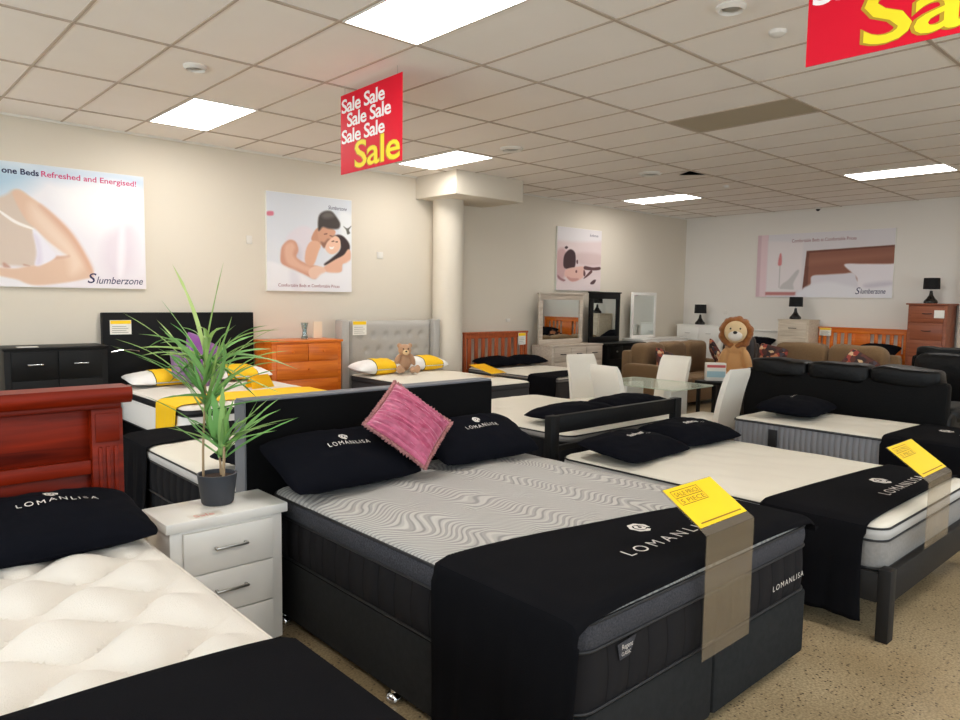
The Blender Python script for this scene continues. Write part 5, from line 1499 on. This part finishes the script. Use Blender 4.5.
# lion ----------------------------------------------------------------
t = thing('lion_toy', 'large tan plush lion with brown mane sitting upright behind the black sofa', 'stuffed toy', (9.76, 5.20, 0.56), RB+0.42)
blob('body', [((0, 0.05, 0.26), (0.18, 0.16, 0.27)), ((0, 0.02, 0.50), (0.15, 0.14, 0.14)), ((0, 0.0, 0.70), (0.19, 0.16, 0.18)),
              ((-0.165, -0.05, 0.30), (0.065, 0.09, 0.20), (0.25, 0.25, 0)), ((0.165, -0.05, 0.30), (0.065, 0.09, 0.20), (0.25, -0.25, 0)),
              ((-0.14, -0.20, 0.08), (0.09, 0.20, 0.08)), ((0.14, -0.20, 0.08), (0.09, 0.20, 0.08))], M_lionfur, t, 0.014)
bm = BM()
for i in range(22):
    a = 2*PI*i/22; r = 0.185+0.012*math.sin(i*2.7)
    soft(bm, r*math.cos(a), -0.01, 0.70+r*1.0*math.sin(a), 0.055, 0.12, 0.06, 1.0, 12, 8, 0.02, i)
mn = obj('mane', bm, M_lionmane, t); r_ = mn.modifiers.new('merge', 'REMESH'); r_.mode = 'VOXEL'; r_.voxel_size = 0.012; r_.use_smooth_shade = True
bm = BM(); soft(bm, 0, -0.13, 0.72, 0.155, 0.06, 0.155, 1.0); obj('face', bm, M_lionface, t)
bm = BM(); soft(bm, 0, -0.165, 0.665, 0.10, 0.05, 0.075, 1.0); obj('muzzle', bm, M_lionwhite, t)
bm = BM(); soft(bm, 0, -0.212, 0.712, 0.030, 0.018, 0.022, 1.0, 14, 8); obj('nose', bm, M_eye, t)
for sx in (-1, 1):
    bm = BM(); soft(bm, sx*0.065, -0.178, 0.765, 0.013, 0.01, 0.014, 1.0, 12, 8); obj('eye', bm, M_eye, t)
    bm = BM(); soft(bm, sx*0.135, -0.05, 0.855, 0.035, 0.03, 0.035, 1.0, 14, 10); obj('ear', bm, M_lionfur, t)

# leaflet holder on a small black table
t = thing('side_table', 'small black side table between the dining set and the black sofa', 'side table', (8.95, 4.97, 0))
obj('top', bx(-0.24, 0.24, -0.24, 0.24, 0.60, 0.64, 0.004), M_blacklac, t)
for sx in (-1, 1):
    for sy in (-1, 1): obj('leg', bx(sx*0.2-0.02, sx*0.2+0.02, sy*0.2-0.02, sy*0.2+0.02, 0, 0.60), M_blacklac, t)
t = thing('leaflet_box', 'small white leaflet box with red and blue print on the side table', 'leaflet box', (8.90, 5.02, 0.641), -0.85)
obj('box', bx(-0.13, 0.13, -0.06, 0.06, 0, 0.24, 0.004), M_cardwhite, t)
obj('red_band', bx(-0.12, 0.12, -0.062, -0.0605, 0.18, 0.215), mat('soft_red', (206, 96, 96), 0.6), t, False)
obj('blue_band', bx(-0.12, 0.12, -0.062, -0.0605, 0.05, 0.13), mat('soft_blue', (170, 206, 216), 0.6), t, False)

# dining set ------------------------------------------------------------
def dining_chair():
    t = thing('dining_chair', 'x', 'chair', (0, 0, 0), 0, 'white leatherette dining chairs')
    obj('seat', bx(-0.22, 0.22, -0.22, 0.20, 0.36, 0.49, 0.03), M_chair, t)
    bm = BM(); V1, V2 = [], []
    for j in range(17):
        z = 0.30+0.72*j/16; q = j/16
        yb = 0.20+0.02*q+0.13*q*q
        w_ = 0.215-0.012*q
        e = min(1, (1-q)*8)**0.5
        r1, r2 = [], []
        for i in range(9):
            x = -w_+2*w_*i/8
            bow = 0.015*(1-(x/w_)**2)
            r1.append(bm.verts.new((x, yb-0.03*e+bow, z))); r2.append(bm.verts.new((x, yb+0.03*e+bow, z)))
        V1.append(r1); V2.append(r2)
    grid_faces(bm, V1); grid_faces(bm, [r[::-1] for r in V2])
    for k in (0, -1):
        for j in range(16): bm.faces.new((V1[j][k], V1[j+1][k], V2[j+1][k], V2[j][k]) if k == 0 else (V1[j+1][k], V1[j][k], V2[j][k], V2[j+1][k]))
    for j in (0, -1):
        for i in range(8): bm.faces.new((V1[j][i], V1[j][i+1], V2[j][i+1], V2[j][i]))
    bmesh.ops.recalc_face_normals(bm, faces=bm.faces[:])
    obj('backrest', bm, M_chair, t)
    for sx in (-1, 1):
        for sy in (-1, 1):
            bm = BM(); obox(bm, (sx*0.185, sy*0.185, 0.37), (sx*0.19, sy*0.20, 0.0), 0.04, 0.04, Vector((0, 1, 0)), 0.004); obj('leg', bm, M_chair, t)
    return t
def dup(root, loc, rz, label):
    r = root.copy(); COL.objects.link(r); r.location = loc; r.rotation_euler = (0, 0, rz); r['label'] = label
    for ch_ in list(root.children):
        c = ch_.copy(); COL.objects.link(c); c.parent = r
        for g_ in ch_.children:
            d = g_.copy(); COL.objects.link(d); d.parent = c
    return r
c0 = dining_chair(); c0.location = (6.42, 4.66, 0); c0.rotation_euler = (0, 0, 1.42)
c0['label'] = 'white dining chair seen from behind, nearer of the two left of the glass table'
dup(c0, (6.97, 5.52, 0), -0.28, 'white dining chair left of the glass table, partly hidden by the nearer white chair')
dup(c0, (7.60, 5.02, 0), -PI/2, 'white dining chair on the far side of the glass table, facing the camera')
dup(c0, (6.98, 4.00, 0), PI-0.02, 'white dining chair with reclined back, right of the glass table')
t = thing('dining_table', 'rectangular glass-topped dining table among the white chairs', 'table', (7.13, 4.80, 0))
bm = BM()
lp = rr_loop(0.42, 0.56, 0.08, 6, 10)
v0 = [bm.verts.new((x, y, 0.738)) for x, y, _, _ in lp]; v1 = [bm.verts.new((x, y, 0.75)) for x, y, _, _ in lp]
bm.faces.new(v0[::-1]); bm.faces.new(v1)
for i in range(len(lp)): bm.faces.new((v0[i], v0[(i+1) % len(lp)], v1[(i+1) % len(lp)], v1[i]))
obj('glass_top', bm, M_tglass, t)
for sy in (-1, 1):
    obj('pedestal', bx(-0.17, 0.17, sy*0.30-0.05, sy*0.30+0.05, 0.03, 0.737, 0.01), M_white, t)
obj('foot_plate', bx(-0.26, 0.26, -0.42, 0.42, 0, 0.03, 0.006), M_white, t)
